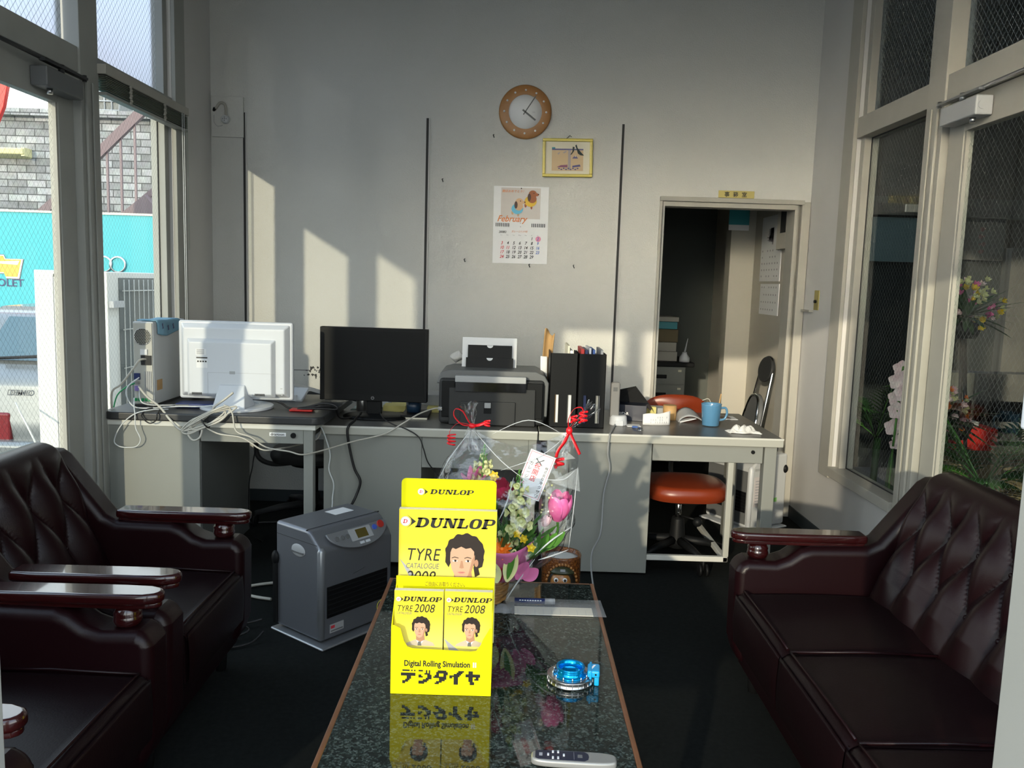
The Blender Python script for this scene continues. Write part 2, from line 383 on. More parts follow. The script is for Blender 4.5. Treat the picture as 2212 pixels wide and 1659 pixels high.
        for p, mi, sm in zip(me.polygons, s.m, s.sm):
            p.material_index = min(mi, len(mats)-1); p.use_smooth = sm if smooth is None else smooth
        me.update()
        if bevel or sub:
            bm = bmesh.new(); bm.from_mesh(me); bmesh.ops.recalc_face_normals(bm, faces=bm.faces); bm.to_mesh(me); bm.free()
        ob = bpy.data.objects.new(name, me); COL.objects.link(ob)
        if parent is not None: ob.parent = parent; RM[ob] = RM[parent].copy()
        else: ob.location = org; RM[ob] = Matrix.Translation(org)
        if solid: md = ob.modifiers.new('solid', 'SOLIDIFY'); md.thickness = solid; md.offset = 0
        if bevel:
            md = ob.modifiers.new('bevel', 'BEVEL'); md.width = bevel; md.segments = seg; md.limit_method = 'ANGLE'; md.angle_limit = radians(35)
            md.harden_normals = False
            for p in me.polygons: p.use_smooth = True
            w = ob.modifiers.new('wn', 'WEIGHTED_NORMAL'); w.keep_sharp = False; w.weight = 100
        if sub: md = ob.modifiers.new('sub', 'SUBSURF'); md.levels = sub; md.render_levels = sub
        return ob
def tag(o, label, cat, group=None, kind=None):
    o['label'] = label; o['category'] = cat
    if group: o['group'] = group
    if kind: o['kind'] = kind
    return o
def thing(name, label, cat, loc=(0, 0, 0), rz=0., group=None):
    o = bpy.data.objects.new(name, None); COL.objects.link(o); o.empty_display_size = .05
    o.location = loc; o.rotation_euler = (0, 0, rz); RM[o] = Matrix.Translation(loc) @ Matrix.Rotation(rz, 4, 'Z')
    return tag(o, label, cat, group)
def struct(o): o['kind'] = 'structure'; return o
def copy_tree(o, parent=None):
    c = o.copy(); COL.objects.link(c)
    if parent is not None: c.parent = parent
    RM[c] = RM[o].copy()
    for ch in list(o.children): copy_tree(ch, c)
    return c
def place(o, loc, rz=0.):
    o.location = loc; o.rotation_euler = (0, 0, rz); RM[o] = Matrix.Translation(loc) @ Matrix.Rotation(rz, 4, 'Z'); return o
def spline(pts, n=8):
    P = [Vector(p) for p in pts]; out = []
    for i in range(len(P)-1):
        p0 = P[max(i-1, 0)]; p1 = P[i]; p2 = P[i+1]; p3 = P[min(i+2, len(P)-1)]
        for k in range(n):
            t = k/n
            out.append(.5*((2*p1)+(p2-p0)*t+(2*p0-5*p1+4*p2-p3)*t*t+(3*p1-p0-3*p2+p3)*t**3))
    out.append(P[-1]); return out
def cable(name, pts, r, m, label, n=8, group=None, cat='cable'):
    return tag(G().tube(spline(pts, n), r, 7).build(name, m), label, cat, group)
def wallm(x, y, z):   # print lying on a plane facing the camera side (-Y): local x -> +X, y -> +Z, z -> -Y
    return Matrix(((1, 0, 0, x), (0, 0, -1, y), (0, 1, 0, z), (0, 0, 0, 1)))
# ================================================================ the room
YB, XL, XR, ZC, YF = 5.15, -1.85, 1.80, 3.35, 1.0
struct(G().box(-2.0, 1.95, .5, 5.27, -.12, 0).build('floor', 'floor'))
struct(G().box(-2.0, 1.95, .94, 5.27, ZC, ZC+.12).build('ceiling', 'ceil'))
g = G(); g.box(-2.0, .895, YB, YB+.12, 0, ZC); g.box(.895, 1.775, YB, YB+.12, 1.95, ZC); g.box(1.775, 1.95, YB, YB+.12, 0, ZC)
struct(g.build('wall_back', 'wall'))
for i, (x, z0) in enumerate(((-1.652, .70), (-.546, .70), (.634, .70))):
    g = G(); g.box(x-.004, x+.011, YB-.002, YB, z0, 2.392, 1); g.box(x-.011, x-.004, YB-.006, YB, z0, 2.392, 0); g.box(x+.011, x+.017, YB-.006, YB, z0, 2.392, 0)
    struct(g.build('trim_%d' % (i+1), ['paint', 'rubber']))
struct(G().box(-1.85, .86, YB-.008, YB, 0, .075).build('baseboard_back', 'base'))
# office doorway
g = G(); g.box(.880, .897, YB-.012, YB+.13, 0, 1.965); g.box(.880, 1.755, YB-.03, YB+.13, 1.945, 1.972); g.box(.90, 1.72, YB-.012, YB+.10, 1.915, 1.945)
g.box(1.704, 1.726, YB-.01, YB+.13, 0, 1.945); g.box(1.744, 1.796, YB-.02, YB+.13, 0, 1.962); g.box(1.726, 1.744, YB+.02, YB+.13, 0, 1.945)
d3 = struct(g.build('door_3', 'alu2', bevel=.002))
G(True).box(.90, .912, YB-.01, YB+.02, 0, 1.92).build('gasket', 'alu', d3)

def sheet(name, m, par, x=None, y=None, a=None, b=None, flip=False):
    """one thin pane: constant x (spans y a[0]..a[1]) or constant y (spans x), z b[0]..b[1]"""
    vs = [(x, a[0], b[0]), (x, a[1], b[0]), (x, a[1], b[1]), (x, a[0], b[1])] if x is not None else [(a[0], y, b[0]), (a[1], y, b[0]), (a[1], y, b[1]), (a[0], y, b[1])]
    return G(True).add(vs, [(3, 2, 1, 0) if flip else (0, 1, 2, 3)]).build(name, m, par)
def side_wall(sgn):
    """glazed long wall: solid pier at the back, window bay, glass door, second bay, solid pier at the front"""
    L = sgn < 0
    x = XL if L else XR; o = x+sgn*.10; gx = x+sgn*.06
    nm = 'left' if L else 'right'
    if L: sol, b1, d, b2 = 4.57, (3.757, 4.57), (2.46, 3.60), (1.24, 2.24)
    else: sol, b1, d, b2 = 4.515, (3.75, 4.515), (2.45, 3.60), (1.30, 2.30)
    zs = .44 if L else .42; hb, ht = (2.25, 2.345) if L else (2.235, 2.342)
    g = G()
    def bx(y0, y1, z0, z1, dx=0.): g.box(min(x-sgn*dx, o), max(x-sgn*dx, o), y0, y1, z0, z1)
    bx(sol, YB, 0, ZC); bx(b1[0], b1[1], 0, zs); bx(b2[0], b2[1], 0, zs); bx(.94, b2[0], 0, ZC); bx(b2[0], sol, 3.10, ZC)
    struct(g.build('wall_'+nm, 'paint'))
    struct(G().box(min(x-sgn*.008, x), max(x-sgn*.008, x), sol, YB, 0, .075).box(min(x-sgn*.008, x), max(x-sgn*.008, x), b1[0], sol, 0, .075).build('baseboard_'+nm, 'base'))
    def fbox(G_, y0, y1, z0, z1, a=.0, b=.10): G_.box(min(x+sgn*a, x+sgn*b), max(x+sgn*a, x+sgn*b), y0, y1, z0, z1)
    fm = 'alu2' if not L else 'alu'
    # --- bay windows with transom lights
    for k, (y0, y1) in enumerate((b1, b2)):
        w = G()
        if k == 0: fbox(w, sol-.0, sol+.135, zs-.02, ZC-.01, -.022, .0)              # casing on the pier
        fbox(w, y1-.05, y1, zs, 3.10, .02, .095); fbox(w, y0, y0+.02, zs, 3.10, .02, .095)
        fbox(w, y0, y1, zs-.005, zs+.045, -.03 if not L else -.01, .10)                # sill
        fbox(w, y0, y1, hb, ht, -.004, .10); fbox(w, y0, y1, 3.06, 3.10, .0, .10)
        wo = struct(w.build('window_%d' % ((1 if L else 3)+k), fm, bevel=.003))
        sheet('pane', 'glass', wo, x=gx, a=(y0+.018, y1-.048), b=(zs+.04, hb+.003), flip=not L)
        sheet('transom_pane', 'glassq' if L else 'glassp', wo, x=gx, a=(y0+.018, y1-.048), b=(ht-.003, 3.065), flip=not L)
        q = G(True); t = .006; xa, xb = min(gx-sgn*.004, gx), max(gx-sgn*.004, gx)
        for (a, b, c, e_) in ((y0+.02, y0+.02+t, zs+.045, hb), (y1-.05-t, y1-.05, zs+.045, hb), (y0+.02, y1-.05, zs+.045, zs+.045+t), (y0+.02, y1-.05, hb-t, hb)): q.box(xa, xb, a, b, c, e_)
        q.build('gasket', 'rubber', wo)
    # --- glass door
    y0, y1 = d
    w = G(); fbox(w, y1, b1[0], 0, 3.10, -.012, .10); fbox(w, b2[1], y0, 0, 3.10, -.012, .10)      # mullions either side
    fbox(w, y1+.03, y1+.055, 0, 2.22, -.024, -.012); fbox(w, y1+.09, y1+.11, 0, 2.22, -.020, -.012)
    fbox(w, y0, y1, hb-.01, ht, -.004, .10); fbox(w, y0, y1, 3.06, 3.10, 0, .10)
    do = struct(w.build('door_%d' % (1 if L else 2), fm, bevel=.003))
    q = G(True); fbox(q, y1-.13, y1-.012, .02, hb-.012, .015, .055); fbox(q, y0+.012, y0+.13, .02, hb-.012, .015, .055)
    fbox(q, y0+.13, y1-.13, 2.09, hb-.012, .015, .055); fbox(q, y0+.13, y1-.13, .02, .30, .015, .055)
    lf = q.build('door_leaf', fm, do, bevel=.003)
    q = G(True); fbox(q, y1-.142, y1-.13, .30, 2.09, .02, .05); q.build('glazing_bead', 'alu2', lf)
    sheet('pane', 'glass', lf, x=x+sgn*.035, a=(y0+.12, y1-.12), b=(.28, 2.11), flip=not L)
    sheet('transom_pane', 'glassq' if L else 'glassp', do, x=x+sgn*.057, a=(y0+.01, y1-.01), b=(ht-.003, 3.065), flip=not L)
    # closer
    q = G(True); fbox(q, y1-.33, y1-.06, 2.115, 2.19, -.055, .013); cl = q.build('door_closer', 'mgrey' if L else 'lgrey', do, bevel=.006)
    q = G(True); q.box(min(x-sgn*.055, x-sgn*.03), max(x-sgn*.055, x-sgn*.03), y1-.34, y1-.02, 2.205, 2.215)
    q.tube([(x-sgn*.04, y1-.20, 2.19), (x-sgn*.04, y1-.20, 2.222)], .012, 10); q.tube([(x-sgn*.04, y1-.02, 2.20), (x-sgn*.04, y1-.02, 2.225)], .009, 10)
    q.tube([(x-sgn*.03, y1-.02, 2.215), (x-sgn*.03, y0+.2, 2.222)], .008, 8)
    q.build('closer_arm', 'dgrey' if L else 'steelb', cl)
    q = G(True); q.cyl((x-sgn*.03, y1-.27, 2.095), .011, .02, 12); q.build('closer_screw', 'steelb', cl)
    if not L: q = G(True); q.cyl((x-sgn*.03, y1-.332, 2.152), .016, .003, 20, 0, 'y'); q.build('closer_cap', 'lgrey', cl)
    return
side_wall(-1); side_wall(1)
# front wall: wide doorway the camera looks through, glass beside it, transom above
g = G()
g.box(-1.85, -1.16, .94, YF, 0, 2.15); g.box(-1.85, -1.80, .94, YF, 2.15, ZC); g.box(1.70, 1.80, .94, YF, 0, ZC); g.box(-1.16, 1.70, .94, YF, 2.03, 2.15); g.box(-1.80, 1.70, .94, YF, 3.05, ZC)
struct(g.build('wall_front', 'paint'))
w = G(); w.box(-.690, -.634, .93, YF, 0, 2.03); w.box(.634, .690, .93, YF, 0, 2.03)
d4 = struct(w.build('door_4', 'alu', bevel=.003))
for x0, x1, n in ((-1.16, -.690, 5), (.690, 1.70, 6)):
    w = G(); w.box(x0, x1, .94, YF, 0, .10); w.box(x0, x0+.03, .94, YF, .1, 2.03); w.box(x1-.03, x1, .94, YF, .1, 2.03)
    wo = struct(w.build('window_%d' % n, 'alu')); sheet('pane', 'clear', wo, y=.97, a=(x0+.02, x1-.02), b=(.09, 2.04), flip=True)
w = G(); w.box(-1.80, 1.70, .95, .99, 2.15, 2.18); w.box(-.02, .02, .95, .99, 2.15, 3.05)  # unseen transom, widened leftwards so more sun glow reaches the back wall
wo = struct(w.build('window_7', 'alu')); sheet('transom_pane', 'glassf', wo, y=.97, a=(-1.80, 1.70), b=(2.15, 3.06), flip=True)
G(True).box(.6235, .634, .985, 1.0, 1.262, 1.40).build('pull_handle', 'white', d4, bevel=.004)

# ---------------------------------------------------------------- office behind the doorway
g = G(); g.box(.2, 1.95, 5.27, 7.6, -.1, 0); struct(g.build('floor_office', 'floor'))
g = G(); g.box(.2, 1.95, 5.27, 7.6, 2.45, 2.55); struct(g.build('ceiling_office', 'office'))
g = G(); g.box(.1, .2, 5.27, 7.6, 0, 2.45); struct(g.build('wall_office_left', 'office'))
g = G(); g.box(.2, 1.95, 7.5, 7.6, 0, 2.45); struct(g.build('wall_office_back', 'officed'))  # darker tone than the other office walls
g = G(); g.box(1.80, 1.95, 5.27, 7.5, 0, 2.45); g.box(1.62, 1.80, 6.28, 6.42, 0, 2.45); struct(g.build('wall_office_right', 'office'))
struct(G().box(1.792, 1.80, 5.3, 6.28, 0, .07).build('baseboard_office', 'base'))
# ---------------------------------------------------------------- outside
GZ = -.30
struct(G().box(-60, 60, -60, 60, -.50, GZ).build('ground', 'ground'))
struct(G().box(-16, -2.9, 11.6, 12.2, GZ, 3.47).box(-16, -2.9, 11.5, 12.2, 3.47, 3.56).build('wall_brick_building', 'brick'))
# covered yard on the right
g = G(); g.box(1.95, 7.0, 8.2, 8.4, GZ, 3.7); struct(g.build('wall_garage_back', 'garage'))
g = G(); g.box(2.5, 7.1, 0.4, 0.5, GZ, 3.7); struct(g.build('wall_garage_light_block', 'garage'))  # unseen wall added to keep daylight out of the covered yard
g = G(); g.box(6.9, 7.1, 0.5, 8.2, GZ, 3.7); struct(g.build('wall_garage_right', 'garage'))
g = G(); g.box(1.90, 7.1, 0.5, 8.4, 3.36, 3.85); struct(g.build('ceiling_garage', 'garage'))
g = G(); g.box(1.95, 7.0, 8.06, 8.2, 2.18, 2.30); g.box(1.95, 7.0, 8.12, 8.2, 2.30, 2.36); struct(g.build('trim_4', 'concrete'))
g = G(); g.box(2.6, 4.75, 8.15, 8.21, GZ, 2.18); struct(g.build('door_5', 'dark'))  # dark sheet painting in the unlit opening under the beam
g = G(); g.box(4.75, 6.6, 8.0, 8.2, GZ, 1.9); struct(g.build('wall_garage_pier', 'concrete'))
g = G(); g.box(1.90, 2.012, 4.74, 5.27, GZ, 3.6); struct(g.build('trim_5', 'wall'))
# ================================================================ desks
def desk_left():
    t = thing('office_desk', 'grey steel desk with a black round-cornered top, standing by the left window', 'desk', (-1.36, 3.75, 0))
    g = G(True)      # round-cornered slab
    x0, x1, y0, y1, r = -1.862, -.848, 3.728, 4.49, .055
    pl = []
    for cx_, cy_, a in ((x1-r, y0+r, -pi/2), (x1-r, y1-r, 0), (x0+r, y1-r, pi/2), (x0+r, y0+r, pi)):
        pl += [(cx_+r*cos(a+pi/2*k/6), cy_+r*sin(a+pi/2*k/6)) for k in range(7)]
    g.prism(pl, 'z', .747, .785); g.build('desktop', 'deskmat', t, bevel=.008, seg=3)
    G(True).box(-1.838, -.885, 3.745, 4.46, .722, .747).build('trim_edge', 'trimw', t, bevel=.002)
    G(True).box(-1.838, -1.42, 3.752, 4.46, .03, .722).build('pedestal', 'steel', t, bevel=.003)
    G(True).box(-1.4195, -1.415, 3.76, 4.46, .03, .65).build('pedestal_side_shade', 'steeld', t)  # dark sheet over the pedestal flank, its shade painted in
    a = G(True).box(-1.415, -.942, 3.754, 4.2, .655, .722).build('drawer', 'steel', t, bevel=.003)
    G(True).cyl((-.988, 3.7535, .695), .0125, -.006, 20, 0, 'y').build('lock', 'black', a)
    s = G().rect(-.038, .038, -.0085, .0085, 0, 0).text('dragoon', -.033, -.005, .0165, .0004, 1, .02, 0, sx=1.15); s.xf(wallm(-1.06, 3.7525, .698)); s.world = True; s.build('sticker', ['paper', 'ink'], a)
    G(True).box(-.942, -.897, 3.754, 3.80, 0, .722).build('leg', 'steel', t, bevel=.003)
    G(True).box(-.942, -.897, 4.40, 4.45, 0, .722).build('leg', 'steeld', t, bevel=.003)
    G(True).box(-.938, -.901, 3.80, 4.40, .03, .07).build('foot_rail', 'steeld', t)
desk_left()
def desk_mid():
    t = thing('office_desk', 'grey steel desk with brown linoleum top carrying the black monitor and the printer', 'desk', (-.38, 3.97, 0))
    g = G(True).box(-.905, .142, 3.95, 4.74, .668, .708).build('desktop', 'rim', t, bevel=.004)
    G(True).box(-.899, .138, 3.957, 4.735, .708, .711).build('linoleum', 'desktop', g)
    G(True).box(-.905, .142, 3.949, 3.957, .703, .7115).build('trim_edge', 'trimw', g)
    G(True).box(-.898, -.42, 3.97, 4.70, .03, .668).build('pedestal', 'steel', t, bevel=.003)
    G(True).box(-.42, .10, 3.972, 4.4, .513, .668).build('drawer', 'steel', t, bevel=.003)
    G(True).box(.10, .140, 3.97, 4.01, 0, .668).build('leg', 'steel', t, bevel=.003)
    G(True).box(.10, .140, 4.66, 4.70, 0, .668).build('leg', 'steel', t, bevel=.003)
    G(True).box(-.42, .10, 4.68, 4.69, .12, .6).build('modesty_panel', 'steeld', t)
desk_mid()
def desk_right():
    t = thing('office_desk', 'grey steel desk carrying the blue mug, the orange chair tucked into its kneehole', 'desk', (.74, 3.97, 0))
    g = G(True).box(.148, 1.335, 3.95, 4.74, .668, .708).build('desktop', 'rim', t, bevel=.004)
    G(True).box(.152, 1.329, 3.957, 4.735, .708, .711).build('linoleum', 'desktop', g)
    G(True).box(.148, 1.335, 3.949, 3.957, .703, .7115).build('trim_edge', 'trimw', g)
    G(True).box(.19, .702, 3.97, 4.70, .012, .668).build('pedestal', 'steel', t, bevel=.003)
    a = G(True).box(.706, 1.245, 3.974, 4.25, .582, .668).build('drawer', 'steel', t, bevel=.003)
    G(True).cyl((1.195, 3.9735, .638), .0095, -.005, 20, 0, 'y').build('lock', 'black', a)
    G(True).box(1.252, 1.312, 3.972, 4.03, 0, .668).build('leg', 'steel', t, bevel=.003)
    G(True).box(1.252, 1.312, 4.64, 4.70, 0, .668).build('leg', 'steel', t, bevel=.003)
    g = G(True).box(.70, 1.105, 3.975, 4.0, .078, .105); g.box(1.08, 1.105, 3.975, 4.55, .078, .1045); g.build('footrest', 'trimw', t, bevel=.003)
    G(True).box(1.08, 1.108, 3.975, 4.0, .105, .582).build('support_post', 'rim', t, bevel=.003)
desk_right()

# ================================================================ chairs at the desks
def star_base(t, c, r, z, n=5, a0=.3, m='black', cast=.03):
    for k in range(n):
        a = a0+2*pi*k/n
        g = G(True).tube([(c[0]+.03*cos(a), c[1]+.03*sin(a), z+.03), (c[0]+r*.6*cos(a), c[1]+r*.6*sin(a), z+.015), (c[0]+r*cos(a), c[1]+r*sin(a), z-.01)], [.024, .020, .015], 8)
        sp_ = g.build('spoke', m, t)
        p = (c[0]+r*cos(a), c[1]+r*sin(a)); b = a+1.1
        q = G(True)
        for s_ in (-1, 1): q.cyl((p[0]+s_*.016*cos(b)-.006, p[1]+s_*.016*sin(b), cast), cast, .012, 16, 0, 'x')
        q.tube([(p[0], p[1], cast), (p[0], p[1], z)], .007, 8)
        q.build('caster', 'black', sp_)
t = thing('office_chair', 'orange vinyl swivel chair tucked under the right desk', 'chair', (.93, 4.22, 0))
def seat_fn(u, v, w=.43, d=.42, c=(.915, 4.20)):
    a = 2*pi*u; k = sqrt(1/max(abs(cos(a))**3+abs(sin(a))**3, 1e-6)) ** (2/3)
    r = min(v/.5, 1); x = cos(a)*k*w/2; y = sin(a)*k*d/2
    if v <= .5: s_ = v/.5; return (c[0]+x*s_*.94, c[1]+y*s_*.94, .445-.012*s_**3)
    q = (v-.5)/.5; return (c[0]+x*(.94+.06*sin(pi*q)), c[1]+y*(.94+.06*sin(pi*q)), .433-.07*q)
G(True).grid(seat_fn, 40, 16).build('seat', 'orange', t)
G(True).cyl((.915, 4.20, .350), .17, .014, 24).build('seat_plate', 'black', t)
def back_fn(u, v):
    a = 2*pi*u; k = (1/max(abs(cos(a))**2.6+abs(sin(a))**2.6, 1e-6)) ** (1/2.6)
    x = cos(a)*k*.20; z = sin(a)*k*.125; q = sin(pi*v)
    yy = -cos(pi*v)*.028
    return (.992+x*(.35+.65*q) if v not in (0, 1) else .992, 4.86+yy+x*x*.6, .672+z*(.35+.65*q) if v not in (0, 1) else .672)
G(True).grid(back_fn, 40, 16).build('backrest', 'orange', t)
G(True).tube(spline([(.93, 4.3, .35), (.96, 4.75, .34), (.985, 4.90, .42), (.99, 4.90, .62)], 5), .014, 8).build('back_bracket', 'dgrey', t)
G(True).cyl((.90, 4.22, .20), .016, .155, 14).build('stem', 'chrome', t)
G(True).lathe([(.045, .075), (.042, .12), (.033, .22), (.030, .235)], (.90, 4.22, 0), 20).build('stem_cover', 'black', t)
G(True).tube([(.92, 4.22, .24), (.985, 4.17, .235)], .006, 8).ell((.99, 4.165, .225), .025, 10, 8).build('height_knob', 'black', t)
star_base(t, (.90, 4.22), .25, .085, 5, 5.08)

t = thing('office_chair', 'low black swivel chair with loop arms behind the left desk', 'chair', (-1.12, 4.72, 0))
G(True).grid(lambda u, v: seat_fn(u, v, .46, .44, (-1.12, 4.70)), 40, 16).xf(Matrix.Translation((0, 0, .02))).build('seat', 'dgrey', t)
G(True).cyl((-1.12, 4.70, .35), .13, .05, 20).build('seat_plate', 'black', t)
ring = [(-1.12+.30*cos(a), 4.70+.29*sin(a), .695+.02*sin(a)) for a in [pi*k/16 for k in range(-1, 18)]]
G(True).tube(ring, [.012]+[.021]*(len(ring)-2)+[.012], 10).build('back_ring', 'dgrey', t)
for s_ in (-1, 1):
    G(True).tube(spline([(-1.12+s_*.29, 4.72, .69), (-1.12+s_*.30, 4.62, .55), (-1.12+s_*.285, 4.57, .42), (-1.12+s_*.21, 4.60, .365), (-1.12+s_*.10, 4.68, .36)], 6), .014, 8).build('arm_loop', 'dgrey', t)
G(True).cyl((-1.12, 4.72, .17), .022, .19, 14).build('stem', 'black', t)
G(True).lathe([(.05, .07), (.042, .12), (.030, .18)], (-1.12, 4.72, 0), 18).build('stem_cover', 'black', t)
star_base(t, (-1.12, 4.72), .33, .085, 5, 3.5, 'dgrey')

# ================================================================ computers
t = thing('computer_tower', 'slim white computer tower with its cabled rear panel facing the room', 'computer', (-1.73, 4.09, .785))
G(True).box(-1.782, -1.686, 3.90, 4.28, .795, 1.188).build('case', 'whiteg', t, bevel=.004)
g = G(True).box(-1.778, -1.690, 3.894, 3.902, .80, 1.182); rp = g.build('rear_panel', 'beige', t, bevel=.002)
g = G(True)
for i in range(-5, 6):
    for j in range(-6, 7):
        a = i*.0078+(j % 2)*.0039; b = j*.0068
        if a*a+b*b < .036**2: g.cyl((-1.734+a, 3.8935, 1.118+b), .0029, -.002, 6, 0, 'y')
g.build('fan_holes', 'black', rp)
G(True).lathe([(.0405, 0), (.0405, -.003), (.038, -.003), (.038, 0), (.0405, 0)], (-1.734, 3.8945, 1.118), 32, 0, 'y').build('fan_rim', 'steelb', rp)
for k in range(4): G(True).box(-1.728+k*.0085, -1.722+k*.0085, 3.890, 3.896, .86, .955).build('slot_cover', 'lgrey', rp)
G(True).box(-1.742, -1.694, 3.888, 3.896, .985, 1.03).build('power_socket', 'dgrey', rp)
G(True).box(-1.744, -1.712, 3.887, 3.896, 1.033, 1.06).build('spec_label', 'paper', rp)
G(True).box(-1.775, -1.748, 3.885, 3.896, .915, .945).build('printer_port', 'navy', rp)
G(True).box(-1.772, -1.752, 3.883, 3.896, .862, .885).build('serial_port', mat('violet_plastic', (.25, .18, .5), .5), rp)
G(True).box(-1.772, -1.75, 3.884, 3.896, .893, .908).build('video_port', 'steelb', rp)
g = G(True)
for k in range(5): g.box(-1.775+k*.016, -1.765+k*.016, 3.888, 3.896, .812, .826)
g.build('audio_ports', 'green', rp)
G(True).box(-1.7862, -1.686, 3.895, 4.30, .785, .795).build('foot', 'dgrey', t)
G(True).box(-1.6862, -1.6852, 3.93, 3.99, .86, .91).build('side_label', 'kraft', t)
# towel on the tower
def tow(u, v):
    y = 3.93+.26*v; s_ = u*.16
    if s_ < .09: return (-1.775+s_, y, 1.190+.003+.002*sin(9*v))
    q = s_-.09; return (-1.682+.004*sin(8*v)+q*.02, y+.01*sin(q*30), 1.193-q*(.9+.2*sin(4*v)))
towel = G().grid(tow, 24, 16).build('face_towel', 'bluef', None, solid=.004)
tag(towel, 'light blue towel with dark blue fish draped over the computer tower', 'towel')
RM[towel] = Matrix.Translation(towel.location)
g = G(True)
for (y, z, s_) in ((3.985, 1.165, 1), (4.05, 1.155, .9), (4.11, 1.160, 1.)):
    g.prism([(y+a*s_*.001, z+b*s_*.001) for a, b in ((-9, 8), (-3, 14), (2, 10), (3, 0), (9, -12), (3, -9), (-4, -14), (-3, -4))], 'x', -1.676, -1.674)
g.build('fish_pattern', 'navy', towel)

def prism_taper(g, x0, x1, z0, z1, y0, y1, ins, mi=0):   # box whose y0 face is inset
    vs = [(x0, y1, z0), (x1, y1, z0), (x1, y1, z1), (x0, y1, z1), (x0+ins, y0, z0+ins), (x1-ins, y0, z0+ins), (x1-ins, y0, z1-ins), (x0+ins, y0, z1-ins)]
    g.add(vs, [(0, 1, 2, 3), (7, 6, 5, 4), (0, 4, 5, 1), (1, 5, 6, 2), (2, 6, 7, 3), (3, 7, 4, 0)], mi); return g
t = thing('monitor', 'white monitor seen from behind on the black desktop', 'monitor', (-1.31, 3.93, .785), radians(1.5))
W_ = lambda: G()     # local: x across, y away from camera, z up from desktop
g = W_().box(-.275, .268, .02, .05, .04, .415); sh = g.build('shell', 'white', t, bevel=.012, seg=3)
g = prism_taper(W_(), -.262, .255, .052, .405, -.012, .02, .022); g.build('rear_cover', 'white', sh, bevel=.006)
g = prism_taper(W_(), -.225, .195, .055, .335, -.035, -.010, .018); rc = g.build('rear_hump', 'white', sh, bevel=.005)
g = W_().box(-.175, -.125, -.0358, -.0353, .255, .285).box(-.172, -.12, -.0358, -.0353, .195, .232); lb = g.build('rating_label', 'paper', rc)
g = W_().box(-.172, -.12, -.0364, -.0359, .240, .246)
for k in range(4): g.box(-.168+.012*k, -.160+.012*k, -.0364, -.0359, .222, .229)
for k in range(5): g.box(-.17, -.135, -.0364, -.0359, .260+.005*k, .2615+.005*k)
g.build('label_print', 'ink', lb)
g = W_()
for k in range(8): g.box(.10+.006*k, .104+.006*k, -.0358, -.0350, .066, .078)
g.build('vent_slots', 'dgrey', rc)
g = W_()
for k in range(8): g.box(-.195+.006*k, -.191+.006*k, -.0358, -.0350, .066, .078)
g.build('vent_slots', 'dgrey', rc)
g = W_().box(-.018, .008, -.0358, -.035, .168, .182); g.build('latch', 'lgrey', rc)
g = W_().box(-.12, .195, -.0357, -.0352, .1735, .1745).box(-.12, -.119, -.0357, -.0352, .07, .174); g.build('panel_seam', 'lgrey', rc)
g = W_().box(.215, .225, -.0125, -.0115, .10, .103).cyl((.222, -.0125, .073), .005, .001, 12, 0, 'y'); g.build('screw_marks', 'lgrey', sh)
g = W_().prism([(-.095, .0), (-.075, .0), (-.045, .11), (-.06, .11)], 'x', -.07, .07)      # neck profile in y,z
g = W_()
g.add([(-.080, -.105, .012), (.072, -.105, .012), (.085, .03, .012), (-.095, .03, .012), (-.065, -.045, .115), (.055, -.045, .115), (.055, -.015, .125), (-.065, -.015, .125)],
      [(3, 2, 1, 0), (4, 5, 6, 7), (0, 1, 5, 4), (1, 2, 6, 5), (2, 3, 7, 6), (3, 0, 4, 7)]); g.build('neck', 'white', t, bevel=.005)
W_().cyl((.0, .02, 0), .17, .014, 40).build('base', 'white', t, bevel=.003)
W_().box(-.086, .078, -.108, -.0, 0, .014).build('base_front', 'white', t, bevel=.003)

t = thing('monitor', 'black widescreen monitor with dark screen beside the printer', 'monitor', (-.70, 4.24, .711), radians(-2))
sh = G().box(-.277, .277, -.02, .025, .085, .462).build('bezel', 'black', t, bevel=.004)
G().box(-.260, .260, -.0212, -.0195, .118, .447).build('screen', 'screen', sh)
g = G().lathe([(.0068, 0), (.0068, -.001), (.0082, -.001), (.0082, 0), (.0068, 0)], (-.003, -.0205, .102), 24, 0, 'y')
for k, x in enumerate((-.0045, 0, .0045)): g.tube([(-.003+x-.002, -.0212, .105), (-.003+x, -.0212, .100), (-.003+x+.002, -.0212, .105)], .0004, 4)
g.build('badge', 'steelb', sh)
G().box(-.16, .16, .02, .05, .15, .40).build('rear_housing', 'black', sh, bevel=.01)
G().box(-.038, .038, 0, .035, .01, .2).build('neck', 'black', t, bevel=.004)
G().lathe([(.0, .0), (.168, .0), (.168, .008), (.15, .016), (.0, .018)], (.01, 0, 0), 40, sy=.75).build('base', 'black', t)

# ================================================================ printer
t = thing('inkjet_printer', 'dark inkjet printer seen from behind with its raised black paper tray', 'printer', (-.09, 4.22, .711))
bd = G(True).box(-.352, .175, 4.085, 4.40, .715, .945).build('body', 'dgrey', t, bevel=.02, seg=3)
G(True).prism([(-.365, .915), (-.345, .972), (-.30, .985), (.13, .985), (.175, .965), (.195, .93), (.19, .76), (.175, .76), (.175, .915)], 'y', 4.10, 4.42).build('lid', 'mgrey', t, bevel=.006)
for a_, b_2 in ((-.337, -.27), (.085, .165)): G(True).box(a_, b_2, 4.074, 4.09, .75, .93).build('rear_frame', 'black', bd, bevel=.004)
rd = G(True).box(-.30, .13, 4.066, 4.088, .713, .90).build('rear_panel', 'dgrey', bd, bevel=.006)
d_ = G(True).box(-.245, .032, 4.058, 4.07, .715, .835).build('rear_door', 'dgrey', rd, bevel=.006)
G(True).box(-.126, -.088, 4.0565, 4.0585, .775, .832).build('latch_recess', 'black', d_)
